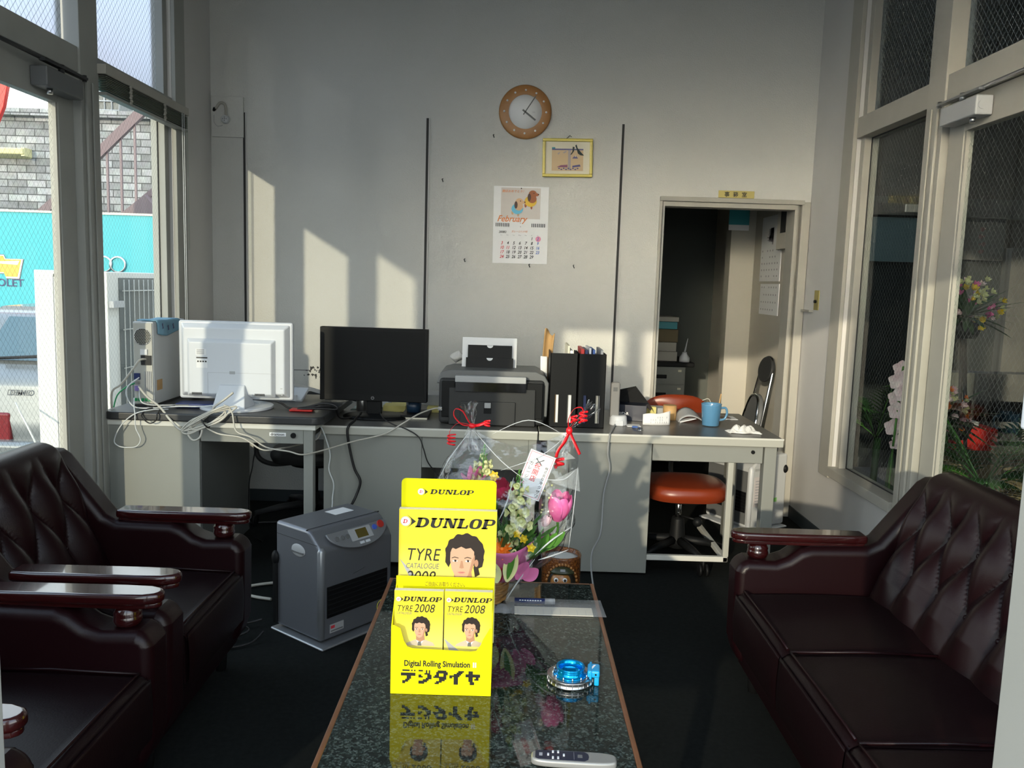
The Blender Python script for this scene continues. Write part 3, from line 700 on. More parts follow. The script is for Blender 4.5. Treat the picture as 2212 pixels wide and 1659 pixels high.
G(True).box(-.123, -.091, 4.053, 4.0575, .803, .830).build('latch', 'lgrey', d_, bevel=.002)
G(True).box(-.270, .080, 4.045, 4.09, .93, .962).build('tray_cover', 'lgrey', t, bevel=.003)
G(True).box(-.268, .078, 4.05, 4.10, .885, .93).build('feed_slot', 'blackg', t)
def tray(x0, x1, z0, z1, y, m, name, par, lean=.22):
    g = G(True); g.add([(x0, y, z0), (x1, y, z0), (x1, y+(z1-z0)*lean, z1), (x0, y+(z1-z0)*lean, z1), (x0, y+.005, z0), (x1, y+.005, z0), (x1, y+.005+(z1-z0)*lean, z1), (x0, y+.005+(z1-z0)*lean, z1)],
        [(0, 1, 2, 3), (7, 6, 5, 4), (0, 4, 5, 1), (1, 5, 6, 2), (2, 6, 7, 3), (3, 7, 4, 0)]); return g.build(name, m, par)
tr = tray(-.230, .014, .955, 1.035, 4.235, 'black', 'tray', t); tray(-.222, .006, 1.02, 1.098, 4.262, 'black', 'tray_extension', tr)
for z, y in ((1.035, 4.2525), (1.098, 4.2785)):
    g = G().poly([(.016*cos(a), .014*sin(a)) for a in [pi+pi*k/12 for k in range(13)]]); g.xf(wallm(-.108, y-.0065, z)); g.world = True; g.build('notch', 'paper', tr)
pp = tray(-.252, .03, .97, 1.135, 4.272, 'paper', 'sheet_of_paper', None); tag(pp, 'sheet of white paper standing in the printer tray', 'paper')
G(True).box(-.353, -.333, 4.06, 4.085, .785, .80).build('usb_plug', 'lgrey', t)
g = G()
g.grid(lambda u, v: (-.288+(.036+.008*sin(7*u*pi+3*v))*sin(pi*v)*cos(2*pi*u)+.012*(v-.5), 4.47+.03*sin(pi*v)*sin(2*pi*u), .985+.062*v+.004*sin(5*pi*u)), 20, 14)
tag(g.build('cloth_bundle', 'clothw'), 'bundle of white cloth behind the left side of the printer', 'cloth')

# ================================================================ files and small things on the desks
def file_box(x, label, stuff):
    t = thing('magazine_file', label, 'file box', (x, 4.10, .711), 0, 'black magazine files on the desk')
    g = G()
    w, h = .136, .372
    # front plate with two open slots
    for a, b, c, d_ in ((0, .028, 0, h), (.110, w, 0, h), (.028, .110, 0, .024), (.028, .110, .165, h), (.047, .091, .024, .165)):
        g.box(a, b, 0, .003, c, d_)
    g.box(0, .003, 0, .25, 0, h); g.box(w-.003, w, 0, .25, 0, h); g.box(0, w, .247, .25, 0, h*.75); g.box(0, w, 0, .25, 0, .003)
    g.build('box', 'black', t)
    g = G()
    for k in range(14): g.box(.0, .0004, .0035, .006, .02+k*.024, .036+k*.024)
    g.xf(Matrix.Translation((-.0007, 0, 0))).build('stitching', 'dgrey', t)
    for k, (dx, m, hh, wd_) in enumerate(stuff):
        p = G().box(x+dx, x+dx+wd_, 4.11, 4.335, .716, .711+hh).build('paper_folder', m)
        tag(p, stuff_labels[m]+(' in the left-hand magazine file' if x < .3 else ' in the right-hand magazine file'), 'document', 'documents in the magazine files')
stuff_labels = {'kraft': 'brown paper folder', 'paper': 'white paper sheaf', 'cream': 'cream paper booklet', 'redp': 'red-spined magazine', 'navy': 'navy blue booklet', 'lgrey': 'grey booklet', 'inkb': 'blue magazine', 'inkw': 'glossy white brochure'}
file_box(.199, 'black magazine file beside the printer, papers leaning out of its top', [(.022, 'kraft', .33, .010), (.034, 'paper', .345, .012), (.084, 'cream', .41, .010), (.096, 'paper', .385, .014)])
file_box(.340, 'black magazine file next to the cordless phone, magazines in its top', [(.010, 'redp', .395, .016), (.030, 'navy', .39, .014), (.050, 'inkw', .40, .01), (.068, 'inkb', .392, .012), (.088, 'cream', .36, .016), (.108, 'lgrey', .392, .012)])
g = G(); g.grid(lambda u, v: (.175+.05*u-.03*v+.03*v*v, 4.40+.03*sin(3*u)*v-.10*v, .80+.375*v+.02*sin(5*u+1)*v), 8, 14); tag(g.build('paper_envelope', 'kraft', solid=.004), 'crumpled brown paper envelope leaning out behind the left magazine file', 'envelope')
g = G(); g.grid(lambda u, v: (.168+.035*u-.012*v, 4.405-.08*v, .715+.33*v), 4, 4); tag(g.build('paper_roll', 'paper', solid=.006), 'white paper sheet standing beside the brown envelope', 'paper')

t = thing('cordless_phone', 'grey cordless handset standing in its white charging cradle', 'phone', (.565, 4.23, .711))
G().lathe([(.045, 0), (.047, .006), (.043, .045), (.036, .052), (0, .05)], seg=28).build('cradle', 'white', t)
G().box(-.022, .022, -.048, -.04, 0, .028).build('cradle_plate', 'white', t, bevel=.004)
hs = G().prism([(-.024, .04), (.024, .04), (.024, .212), (.018, .222), (-.018, .222), (-.024, .212)], 'y', -.016, .016).xf(Matrix.Translation((-.022, 0, 0))).build('handset', 'handset', t, bevel=.008, seg=3)
G().box(-.034, -.012, -.0172, -.0155, .175, .196).build('display', 'mgrey', hs)

t = thing('mug', 'blue ceramic mug standing on the right desk', 'mug', (1.055, 4.28, .711))
G().lathe([(0, .004), (.042, .004), (.044, .006), (.052, .112), (.0535, .118), (.0500, .118), (.048, .11), (.040, .012), (0, .012)], seg=40).build('body', 'blue', t)
G().tube(spline([(.048, 0, .095), (.075, 0, .096), (.083, 0, .07), (.072, 0, .040), (.045, 0, .032)], 8), .006, 10).build('handle', 'blue', t)
g = G()
random.seed(3)
g.grid(lambda u, v: (1.10+.155*u+.006*sin(17*v), 4.06+.075*v+.008*sin(11*u), .7135+.052*sin(pi*u)**.8*sin(pi*v)**.7*(0.55+.28*sin(11*u+5*v)*cos(9*v-4*u)+.22*sin(23*u-7*v))), 48, 22)
tag(g.build('crumpled_tissue', 'clothw', solid=.003), 'crumpled white tissue near the front corner of the right desk', 'tissue')
t = thing('cardboard_box', 'black cardboard box with its lid flap standing open behind the phone', 'box', (.66, 4.42, .711), radians(-14))
G().box(-.085, .085, -.06, .06, 0, .085).build('body', 'navyb', t, bevel=.002)
g = G().text('DVD-R', -.07, .02, .02, 0, 0, .02); g.xf(wallm(.0, -.0605, .012)); g.build('print', 'inkw', t)
g = G(); g.add([(-.085, .06, .085), (.085, .06, .085), (.02, -.035, .185), (-.11, -.035, .15)], [(0, 1, 2, 3)]); g.build('flap', 'dgrey', t, solid=.002)
g = G(); g.add([(.085, -.06, .085), (.085, .06, .085), (.105, .05, .06), (.105, -.05, .06)], [(0, 1, 2, 3)]); g.build('side_flap', 'navyb', t, solid=.002)
g = G(); g.grid(lambda u, v: (.695+.145*u, 4.245+.02*u-.012*sin(pi*u)+.003*v, .712+(.055+.014*u)*v+.003*sin(8*u)*v), 14, 4); rc = tag(g.build('receipt', 'paper', solid=.0012), 'folded white till receipt standing on edge in front of the wooden pot', 'receipt')
RM[rc] = Matrix.Translation(rc.location)
g = G(True); random.seed(5)
for k in range(8):
    for j in range(3):
        if random.random() < .75:
            x = .735+.012*k; u = (x-.695)/.145; g.box(x, x+.0014, 4.2425+.02*u-.012*sin(pi*u)-.0012, 4.2425+.02*u-.012*sin(pi*u)-.0006, .722+.013*j, .731+.013*j)
g.build('receipt_print', 'inkgrey', rc)
t = thing('toothpick_pot', 'small round pale wooden pot behind the receipt', 'pot', (.872, 4.45, .711))
G().cyl((0, 0, 0), .036, .078, 28).build('body', 'woodl', t); G().cyl((0, 0, .076), .034, .004, 28).build('lid', 'kraft', t)
g = G(); g.grid(lambda u, v: (.905+.155*u, 4.36+.12*v-.01*u, .712+.075*(sin(pi*min(u*1.15, 1))**.6)*(1-.35*u)*(.55+.45*v)), 20, 6)
t = tag(g.build('booklet', 'lgrey', solid=.004), 'open grey booklet lying face down beside the blue mug', 'booklet')
g = G(); g.grid(lambda u, v: (.91+.085*u, 4.345+.10*v, .7135+.022*u*(1-.3*v)), 6, 4); tag(g.build('white_leaflet', 'paper', solid=.003), 'white leaflet slipped under the open grey booklet', 'leaflet')
g = G().box(.74, .86, 4.50, 4.60, .712, .765); tag(g.build('paper_stack', 'lgrey', bevel=.003), 'stack of grey papers behind the wooden pot', 'papers')
g = G().box(.72, .80, 4.46, 4.50, .712, .775); tag(g.build('yellow_pad', 'ypaper'), 'yellow note pad against the grey paper stack', 'note pad')
g = G().box(1.09, 1.26, 4.50, 4.62, .712, .714); tag(g.build('printed_sheet', 'paper'), 'flat printed sheet behind the blue mug', 'paper')
g = G().box(1.12, 1.23, 4.53, 4.60, .7145, .7155); tag(g.build('photo_card', 'woode'), 'dark photo card on the flat printed sheet', 'card')
t = thing('pen_cup', 'dark pen cup with a wooden stick behind the mug', 'pen cup', (1.16, 4.64, .711))
G().lathe([(0, .003), (.034, .003), (.036, .07), (.033, .07), (.031, .008), (0, .008)], seg=24).build('cup', 'black', t)
G().tube([(.02, 0, .01), (.034, 0, .125)], .0035, 8).build('stick', 'woodl', t); G().tube(spline([(-.01, 0, .01), (-.03, 0, .09), (-.07, 0, .085)], 6), .0025, 6).build('wire', 'beige', t)
g = G().box(.605, .675, 4.17, 4.23, .712, .716); tag(g.build('memo_card', 'paper', bevel=.001), 'small white card between the phone and the black box', 'card')
t = thing('metal_clip', 'blue strap with a steel clip at the front edge of the right desk', 'clip', (.655, 4.06, .711))
G().tube(spline([(-.025, .09, .004), (-.008, .05, .010), (.0, .02, .006)], 5), .006, 6).build('strap', 'inkb', t)
g = G()
for k in (-1, 0, 1): g.tube(spline([(k*.009, .022, .004), (k*.010, .01, .018), (k*.009, -.012, .006)], 5), .0022, 6)
g.tube([(-.012, -.012, .005), (.012, -.012, .005)], .002, 6); g.build('clip', 'chrome', t)
# behind / under the black monitor
t = thing('drink_can', 'silver drink can behind the foot of the black monitor', 'can', (-.79, 4.42, .711))
G().lathe([(0, 0), (.027, 0), (.033, .008), (.033, .095), (.027, .104), (.025, .102), (0, .101)], seg=28).build('body', 'steelb', t)
t = thing('blue_cup', 'dark blue plastic cup on the notebook beside the black monitor', 'cup', (-.50, 4.30, .735))
G().lathe([(0, 0), (.036, 0), (.042, .06), (.039, .06), (.034, .005), (0, .005)], seg=28).build('body', mat('dark_blue_plastic', (.012, .03, .06), .35), t)
g = G().box(-.555, -.42, 4.20, 4.40, .712, .722); nb = g.build('notebook', 'cream'); tag(nb, 'notebook under the dark blue cup', 'notebook')
RM[nb] = Matrix.Translation(nb.location); G(True).box(-.555, -.415, 4.195, 4.40, .722, .733).build('cover', 'black', nb)
g = G().box(-.68, -.56, 4.42, 4.56, .712, .745); tag(g.build('yellow_papers', 'ypaper'), 'pile of yellow slips behind the black monitor', 'papers')
g = G().box(-.445, -.37, 4.44, 4.6, .712, .74); tag(g.build('yellow_papers', 'ypaper'), 'yellow slips poking out between the black monitor and the printer', 'papers')
g = G().box(-.46, -.38, 4.5, 4.68, .7405, .80); tag(g.build('grey_folder', 'lgrey', bevel=.003), 'light grey folder above the yellow slips beside the printer', 'folder')
g = G(); g.grid(lambda u, v: (-.86+.16*u, 4.44+.16*v, .713+.03*u*v), 4, 4); tag(g.build('loose_sheet', 'banner', solid=.002), 'pale loose sheet left of the silver can', 'paper')
g = G(); g.grid(lambda u, v: (-.75+.10*u, 4.50+.05*v, .713+.055*v), 4, 4); tag(g.build('notepaper', 'paper', solid=.002), 'white notepaper leaning up behind the silver can', 'paper')
# left desk
t = thing('keyboard', 'white keyboard tipped up behind the white monitor stand', 'keyboard', (-1.20, 4.24, .787), radians(-6))
b = G().box(-.20, .14, -.02, .10, 0, .02).xf(Matrix.Rotation(.42, 4, 'X')).build('case', 'white', t, bevel=.004)
G().box(.075, .11, -.03, .0, 0, .03).build('foot', 'white', t, bevel=.003)
g = G().box(-.02, .20, .13, .22, .035, .039).xf(Matrix.Rotation(.25, 4, 'Y')); tt = g.xf(Matrix.Translation((-1.14, 4.18, .815))).build('grey_brochure', 'lgrey'); tag(tt, 'grey brochure fanned out behind the keyboard', 'brochure')
t = thing('modem', 'small navy blue modem lying in front of the computer tower', 'modem', (-1.50, 3.93, .787), radians(6))
G().box(-.085, .10, -.05, .05, 0, .022).build('case', 'navy', t, bevel=.006); G().box(-.085, -.02, -.052, .052, .004, .018).build('end_panel', 'mgrey', t, bevel=.003)
t = thing('card_reader', 'red and black case under the coil of black cable', 'case', (-.985, 3.90, .787))
G().box(-.055, .055, -.03, .03, 0, .010).build('case', 'redp', t, bevel=.004)
g = G().lathe([(.030, .0), (.038, .02), (.030, .04), (.018, .04), (.018, 0), (.030, 0)], (-1.60, 4.22, .787), 20); tag(g.build('tape_roll', 'dgrey'), 'small dark roll of tape beside the computer tower', 'tape')
# ================================================================ cables
cable('cable', [(-1.741, 3.86, .885), (-1.686, 3.82, .845), (-1.603, 3.765, .806), (-1.535, 3.715, .755), (-1.475, 3.70, .713), (-1.411, 3.70, .747), (-1.362, 3.735, .790), (-1.345, 3.745, .82), (-1.30, 3.755, .855), (-1.265, 3.76, .885)], .0055, 'cable', 'thick beige monitor cable running from the computer tower up to the white monitor')
random.seed(2)
pts = []
for k in range(26):
    a = k*2*pi/6.0; rr = 1+.30*sin(k*1.7)
    pts.append((-1.365+.105*rr*cos(a)+.01*sin(k), 3.715-.006*(k % 3)-.012*(1-cos(a)), .765+.062*rr*cos(a)*.75+.030*rr*sin(a)))
g = G().tube(spline(pts, 6), .0038, 7); tb = tag(g.build('cable_coil', 'cable'), 'coil of beige cable tied in a bundle over the edge of the black desktop', 'cable'); RM[tb] = Matrix.Translation(tb.location)
G(True).tube([(-1.372+.016*cos(a), 3.700+.022*sin(a), .752-.022*cos(a)) for a in [2*pi*k/14 for k in range(14)]], .0035, 6, closed=True).build('twist_tie', 'cableb', tb)
g = G().tube(spline([(-1.43, 3.70, .72), (-1.45, 3.695, .70), (-1.425, 3.69, .672), (-1.395, 3.69, .685), (-1.385, 3.695, .72)], 8), .0048, 7); tag(g.build('cable', 'cable'), 'small beige cable loop hanging below the tied coil', 'cable')
cable('cable', [(-1.30, 3.74, .83), (-1.254, 3.708, .80), (-1.232, 3.695, .72), (-1.165, 3.69, .694), (-1.096, 3.70, .647), (-.998, 3.71, .629), (-.936, 3.72, .614), (-.857, 3.80, .622), (-.743, 3.89, .647), (-.596, 3.93, .682), (-.509, 3.935, .735), (-.437, 3.99, .775), (-.37, 4.045, .795), (-.335, 4.06, .793)], .0038, 'cable', 'long pale cable sagging across the desk fronts to the printer')
cable('cable', [(-1.387, 3.70, .739), (-1.314, 3.70, .703), (-1.206, 3.70, .687), (-1.117, 3.70, .636), (-1.051, 3.73, .636), (-1.013, 3.9, .619), (-.93, 3.95, .64), (-.90, 3.945, .70)], .0038, 'cable', 'short pale cable drooping under the left desk drawer')
cable('cable', [(-1.765, 3.86, .83), (-1.72, 3.76, .80), (-1.698, 3.718, .775), (-1.695, 3.715, .717), (-1.677, 3.72, .664), (-1.697, 3.725, .629), (-1.74, 3.725, .622), (-1.781, 3.725, .628), (-1.797, 3.722, .655), (-1.761, 3.715, .725), (-1.70, 3.716, .779), (-1.635, 3.745, .796), (-1.58, 3.80, .792)], .0026, 'cablew', 'thin white lead hanging in a big loop in front of the left desk')
cable('cable', [(-1.62, 3.82, .800), (-1.597, 3.72, .785), (-1.600, 3.712, .755), (-1.631, 3.712, .740), (-1.666, 3.714, .77), (-1.660, 3.75, .796), (-1.65, 3.83, .792)], .003, 'cableb', 'thin black lead looping over the edge of the black desktop')
cable('cable', [(-1.717, 3.895, 1.012), (-1.735, 3.86, 1.010), (-1.76, 3.84, .966), (-1.805, 3.82, .90), (-1.838, 3.80, .868), (-1.842, 3.80, .79)], .0052, 'cable', 'grey-beige power cable hooked from the tower to the edge of the desk')
cable('cable', [(-1.77, 3.89, .899), (-1.80, 3.85, .88), (-1.83, 3.83, .845), (-1.843, 3.82, .79)], .0034, 'green', 'green network cable behind the computer tower')
cable('cable', [(-1.75, 3.885, .925), (-1.785, 3.84, .885), (-1.77, 3.80, .84), (-1.73, 3.79, .80), (-1.66, 3.80, .795), (-1.55, 3.84, .80), (-1.45, 3.86, .80), (-1.35, 3.86, .812)], .0032, 'cablew', 'white lead lying along the black desktop behind the bundle')
cable('cable', [(-1.75, 3.885, .872), (-1.72, 3.85, .81), (-1.62, 3.90, .795), (-1.52, 4.02, .795), (-1.40, 4.02, .80), (-1.33, 4.05, .81), (-1.22, 4.02, .80)], .0032, 'cablew', 'white lead curling behind the navy modem')
cable('cable', [(-1.28, 4.15, .80), (-1.129, 4.0, .812), (-1.059, 3.95, .792), (-.97, 3.92, .802), (-.90, 3.93, .820), (-.84, 3.93, .815), (-.828, 3.93, .795), (-.90, 3.90, .800), (-.97, 3.88, .80), (-1.0, 3.90, .796), (-.90, 3.93, .806), (-.845, 3.98, .790), (-.835, 4.05, .735), (-.80, 4.15, .72), (-.76, 4.2, .73)], .0055, 'cableb', 'thick black cable coiled at the right end of the black desktop')
cable('cable', [(-.752, 4.16, .745), (-.759, 4.02, .726), (-.768, 3.942, .716), (-.775, 3.93, .69), (-.768, 3.935, .623), (-.743, 3.94, .51), (-.713, 3.94, .442), (-.731, 3.93, .372), (-.752, 3.88, .313), (-.755, 3.70, .20), (-.76, 3.6, .02)], .0065, 'cableb', 'thick black cable dropping from the black monitor behind the heater')
cable('cable', [(-.90, 4.0, .718), (-.918, 3.945, .728), (-.890, 3.935, .68), (-.860, 3.94, .575), (-.866, 3.945, .495), (-.843, 3.945, .427), (-.848, 3.945, .357), (-.843, 3.9, .299), (-.84, 3.7, .1)], .0034, 'cablew', 'white cable hanging down the side of the middle desk to the heater')
cable('cable', [(.545, 4.19, .718), (.505, 4.0, .7145), (.488, 3.935, .706), (.484, 3.94, .616), (.497, 3.945, .536), (.474, 3.945, .412), (.462, 3.90, .235), (.415, 3.8, .174), (.402, 3.7, .12), (.409, 3.6, .05), (.42, 3.5, .006)], .0042, 'cableg', 'grey phone cord hanging down the front of the right desk to the floor')
cable('cable', [(-.70, 4.36, .74), (-.63, 4.1, .73), (-.55, 3.98, .7155), (-.488, 3.94, .705), (-.431, 3.94, .668), (-.408, 3.94, .612), (-.385, 3.95, .542), (-.33, 3.97, .47)], .003, 'cableb', 'thin dark cable slipping off the middle desk beside the printer')
cable('cable', [(-1.232, 4.0, .60), (-1.28, 4.1, .505), (-1.287, 4.1, .457), (-1.311, 4.12, .35), (-1.33, 4.2, .1), (-1.30, 4.3, .008)], .0032, 'cableb', 'thin black cable dangling in the kneehole of the left desk')
cable('cable', [(-1.02, 3.50, .01), (-1.10, 3.52, .012), (-1.165, 3.56, .012), (-1.16, 3.64, .012), (-1.05, 3.70, .012)], .007, 'cable', 'thick beige cord looped on the floor behind the silver heater')
cable('cable', [(-.98, 3.24, .03), (-1.04, 3.22, .02), (-1.075, 3.19, .05), (-1.05, 3.14, .06), (-1.0, 3.13, .03), (-1.06, 3.08, .012), (-1.04, 3.02, .008), (-.97, 3.06, .01), (-.94, 3.12, .03)], .004, 'cableb', 'black power cord tangled on the floor beside the silver heater')
cable('cable', [(-1.80, 4.55, .010), (-1.5, 4.62, .010), (-1.2, 4.66, .010), (-.95, 4.55, .010), (-.90, 4.40, .010)], .006, 'cableb', 'black cord on the floor along the back wall')

# ================================================================ things on the back wall
t = thing('wall_clock', 'round wall clock with a wooden rim and a plain white dial', 'clock', (.043, YB, 2.443))
def disc_y(g, cx_, cz_, r, y0, y1, seg=48, mi=0): return g.lathe([(r, y0), (r, y1)], (cx_, 0, cz_), seg, mi, 'y')
rim = G().lathe([(.100, -.020), (.150, -.022), (.158, -.016), (.158, -.002), (.100, -.002), (.100, -.020)], (0, 0, 0), 64, 0, 'y').build('rim', 'woodc', t)
G().lathe([(0, -.0165), (.101, -.0165), (.101, -.004)], (0, 0, 0), 64, 0, 'y').build('dial', 'paper', t)
for k in range(12):
    a = pi/2-2*pi*k/12
    G().lathe([(0, -.0245), (.0055, -.0238), (.0065, -.021)], (.126*cos(a), 0, .126*sin(a)), 14, 0, 'y').build('hour_dot', 'paper', rim)
def hand(L_, w, ang, y, name, m, tail):
    a = pi/2-radians(ang); d = Vector((cos(a), 0, sin(a))); n_ = Vector((-sin(a), 0, cos(a)))
    p = [(-d*tail+n_*w), (-d*tail-n_*w), (d*L_-n_*w), (d*L_+n_*w)]
    G().add([q+Vector((0, y, 0)) for q in p]+[q+Vector((0, y+.001, 0)) for q in p], [(0, 1, 2, 3), (7, 6, 5, 4), (0, 4, 5, 1), (1, 5, 6, 2), (2, 6, 7, 3), (3, 7, 4, 0)]).build(name, m, t)
hand(.078, .0052, 127, -.0195, 'hour_hand', 'mgrey', .020); hand(.112, .0030, 33, -.0215, 'minute_hand', 'mgrey', .02)
G().cyl((0, -.0225, 0), .004, .005, 12, 0, 'y').build('hub', 'dgrey', t)
g = G().rect(.042, .060, -.0008, .0008); g.xf(wallm(0, -.0168, 0)); g.build('dial_mark', 'inkgrey', t)

t = thing('picture_frame', 'small yellow picture frame with a brush-painted character print', 'picture', (.307, YB-.012, 2.182))
t.rotation_euler = (0, radians(-1.0), 0); RM[t] = Matrix.Translation(t.location) @ Euler(t.rotation_euler).to_matrix().to_4x4()
W2, H2, b_w = .151, .113, .017
g = G()
for a, b, c, d_ in ((-W2, W2, H2-b_w, H2), (-W2, W2, -H2, -H2+b_w), (-W2, -W2+b_w, -H2+b_w, H2-b_w), (W2-b_w, W2, -H2+b_w, H2-b_w)): g.box(a, b, -.012, .010, c, d_)
fr = g.build('frame', 'frameY', t, bevel=.003)
g = G().rect(-W2+.01, W2-.01, -H2+.01, H2-.01, 0, 0); z = [0.]
def nx(): z[0] += .0002; return z[0]
g.rect(-.095, .095, -.076, .045, nx(), 1); g.rect(-.095, .095, .046, .054, nx(), 2); g.rect(-.095, -.075, .054, .062, nx(), 5)
g.poly([(-.065, -.055), (-.04, -.043), (.0, -.040), (.0, -.056)], nx(), 3); g.poly([(.03, -.046), (.052, -.042), (.075, -.038), (.08, -.05), (.03, -.056)], nx(), 2)
g.poly([(.028, -.003), (.047, .018), (.064, -.003)], nx(), 2); g.poly([(.042, .011), (.047, .018), (.052, .011), (.047, .004)], nx(), 0)
g.rect(.003, .02, -.07, .045, nx(), 6)
for k in range(9): g.disc((-.05+.014*k, -.062-.006*(k % 2)), .006, nx(), 2, 8, .004)
g.poly([(-.062, .024), (-.05, .034), (-.045, .03), (-.055, .018)], nx(), 6); g.poly([(-.03, .03), (-.012, .042), (-.005, .036), (-.02, .026)], nx(), 6)
g.poly([(.030, .066), (.042, .064), (.038, .04), (.024, .020), (.016, .018), (.028, .038)], nx(), 4)
g.poly([(.045, .072), (.052, .080), (.060, .058), (.080, .034), (.100, .014), (.078, .016), (.062, .026), (.054, .05)], nx(), 4)
g.xf(wallm(0, 0, 0)).build('print', ['cream', mat('peach_print', (.62, .46, .28), .6), mat('indigo_print', (.12, .11, .26), .6), mat('plum_print', (.26, .10, .17), .6), mat('brush_ink', (.02, .035, .035), .6), 'teal', mat('grey_print', (.42, .36, .36), .6)], t)
G().tube([(-.01, .0, H2-.002), (.012, -.004, H2+.018), (.022, 0, H2+.01)], .002, 6).build('hanging_hook', 'dgrey', t)

def dog(g, cx_, cy_, s_, body, coat, ear, nxf, flip=1):
    e = lambda x, y, rx, ry, mi, seg=16: g.poly([(cx_+flip*s_*(x+rx*cos(2*pi*i/seg)), cy_+s_*(y+ry*sin(2*pi*i/seg))) for i in range(seg)], nxf(), mi)
    e(-.5, -.55, .12, .22, body); e(.1, -.75, .10, .2, body); e(0, -.15, .62, .55, coat); e(.15, .1, .45, .42, body); e(.2, .55, .42, .40, body); e(.62, .52, .20, .15, body)
    e(-.15, .25, .17, .38, ear); e(.78, .55, .07, .07, ear); e(.32, .66, .055, .055, ear)
t = thing('wall_calendar', 'white February calendar hung under the clock', 'calendar', (.036, YB, 1.774))
t.rotation_euler = (0, radians(-.3), 0)
W3, H3 = .335, .464
nz = [0.]
def nx2(): nz[0] += .00022; return nz[0]
g = G(); g.rect(0, W3, .5*H3-.002, H3, 0, 0)
g.rect(.045, .285, .27, .455, nx2(), 1)
dog(g, .225, .385, .06, 7, 8, 9, nx2, 1); dog(g, .145, .338, .058, 10, 11, 9, nx2, 1)
g.text('開店おめでとう！', .05, .428, .017, nx2(), 2, .006, .25, sx=1.05); g.text('February', .022, .252, .052, nx2(), 2, .012, .35, sx=.95)
Mx = wallm(-W3/2, -.004, -H3/2)
up_ = G(); up_.v = list(g.v); up_.f = g.f; up_.m = g.m; up_.sm = g.sm; up_.xf(Mx)
CM = ['paper', mat('calendar_photo_ground', (.62, .58, .55), .6), 'inko', 'ink', 'inkr', 'inkb', 'pinkdot', mat('brown_dog_print', (.33, .09, .02), .5), mat('yellow_shirt_print', (.75, .48, .03), .5), mat('dark_ear_print', (.06, .02, .01), .5), mat('cream_dog_print', (.60, .38, .22), .5), mat('sky_shirt_print', (.12, .48, .68), .5), 'inkgrey']
up_.build('picture_sheet', CM, t, solid=0)
g = G(); g.rect(0, W3, 0, .5*H3-.004, 0, 0)
g.text('2008', .035, .183, .018, nx2(), 3, .015, .25); g.text('2', .072, .183, .018, nx2(), 3, .01, .2); g.text('ガレージ八十村', .112, .188, .014, nx2(), 2, .0, .15)
zz = nx2(); zc = nx2()
for k, d_ in enumerate(('Sun', 'Mon', 'Tue', 'Wed', 'Thu', 'Fri', 'Sat')): g.text(d_, .052+.037*k, .168, .008, zz, 12, 0, 0, 'CENTER')
g.disc((.277, .150), .0165, zz, 6)
for n_ in range(1, 30):
    col = (n_+4) % 7; row = (n_+4)//7
    g.text(str(n_), .055+.0365*col, .142-.0275*row, .026, zc, 4 if (col == 0 or n_ == 11) else 5 if col == 6 else 3, .018, .25, 'CENTER', sx=.85)
g.xf(Mx).build('date_sheet', CM, t)
g = G().box(0, W3, .5*H3-.004, H3, -.003, -.0005).box(0, W3, 0, .5*H3-.004, -.003, -.0005); g.xf(Mx).build('backing_sheets', 'paper', t)
g = G()
for k in range(8):
    for x in (.018+.011*k, .237+.011*k): g.tube([(x, .232-.010, .0015), (x, .232-.006, .005), (x, .232+.006, .005), (x, .232+.010, .0015)], .0022, 5)
g.disc((.167, .244), .002, .0006, 0, 8).disc((.167, .222), .002, .0006, 0, 8)
g.xf(Mx).build('ring_binding', 'dgrey', t)
g = G().cyl((.167, H3-.012, 0), .0035, .006, 10); g.xf(Mx).build('nail', 'dgrey', t)

t = thing('wall_outlet', 'painted board with a round power outlet and a bent pipe, high in the left corner', 'outlet', (-1.747, YB, 2.362))
pl = G(True).box(-1.842, -1.650, YB-.014, YB, 2.243, 2.480).build('board', 'wall', t, bevel=.002)
G(True).lathe([(0, -.040), (.020, -.040), (.023, -.036), (.026, -.014), (.026, 0)], (-1.755, YB, 2.345), 28, 0, 'y').build('outlet_body', 'whiteg', t)
g = G(True)
for dx, dz, w, h in ((0, .009, .005, .003), (-.010, 0, .0025, .006), (.010, 0, .0025, .006), (0, 0, .003, .006), (0, -.010, .0025, .006)): g.box(-1.755+dx-w/2, -1.755+dx+w/2, YB-.0415, YB-.039, 2.345+dz-h/2, 2.345+dz+h/2)
g.build('outlet_slots', 'black', t)
G(True).tube(spline([(-1.818, YB-.010, 2.403), (-1.805, YB-.030, 2.412), (-1.785, YB-.030, 2.438), (-1.762, YB-.028, 2.436), (-1.752, YB-.025, 2.415), (-1.752, YB-.022, 2.365)], 6), .0075, 10).build('pipe', 'alu2', t)
G(True).tube([(-1.827, YB-.010, 2.398), (-1.816, YB-.032, 2.404)], .009, 10).build('pipe_mouth', 'black', t)
g = G(True).tube(spline([(-1.825, YB-.016, 2.37), (-1.825, YB-.016, 2.33), (-1.805, YB-.018, 2.305), (-1.775, YB-.016, 2.31)], 6), .002, 6).build('wire', 'lgrey', t)

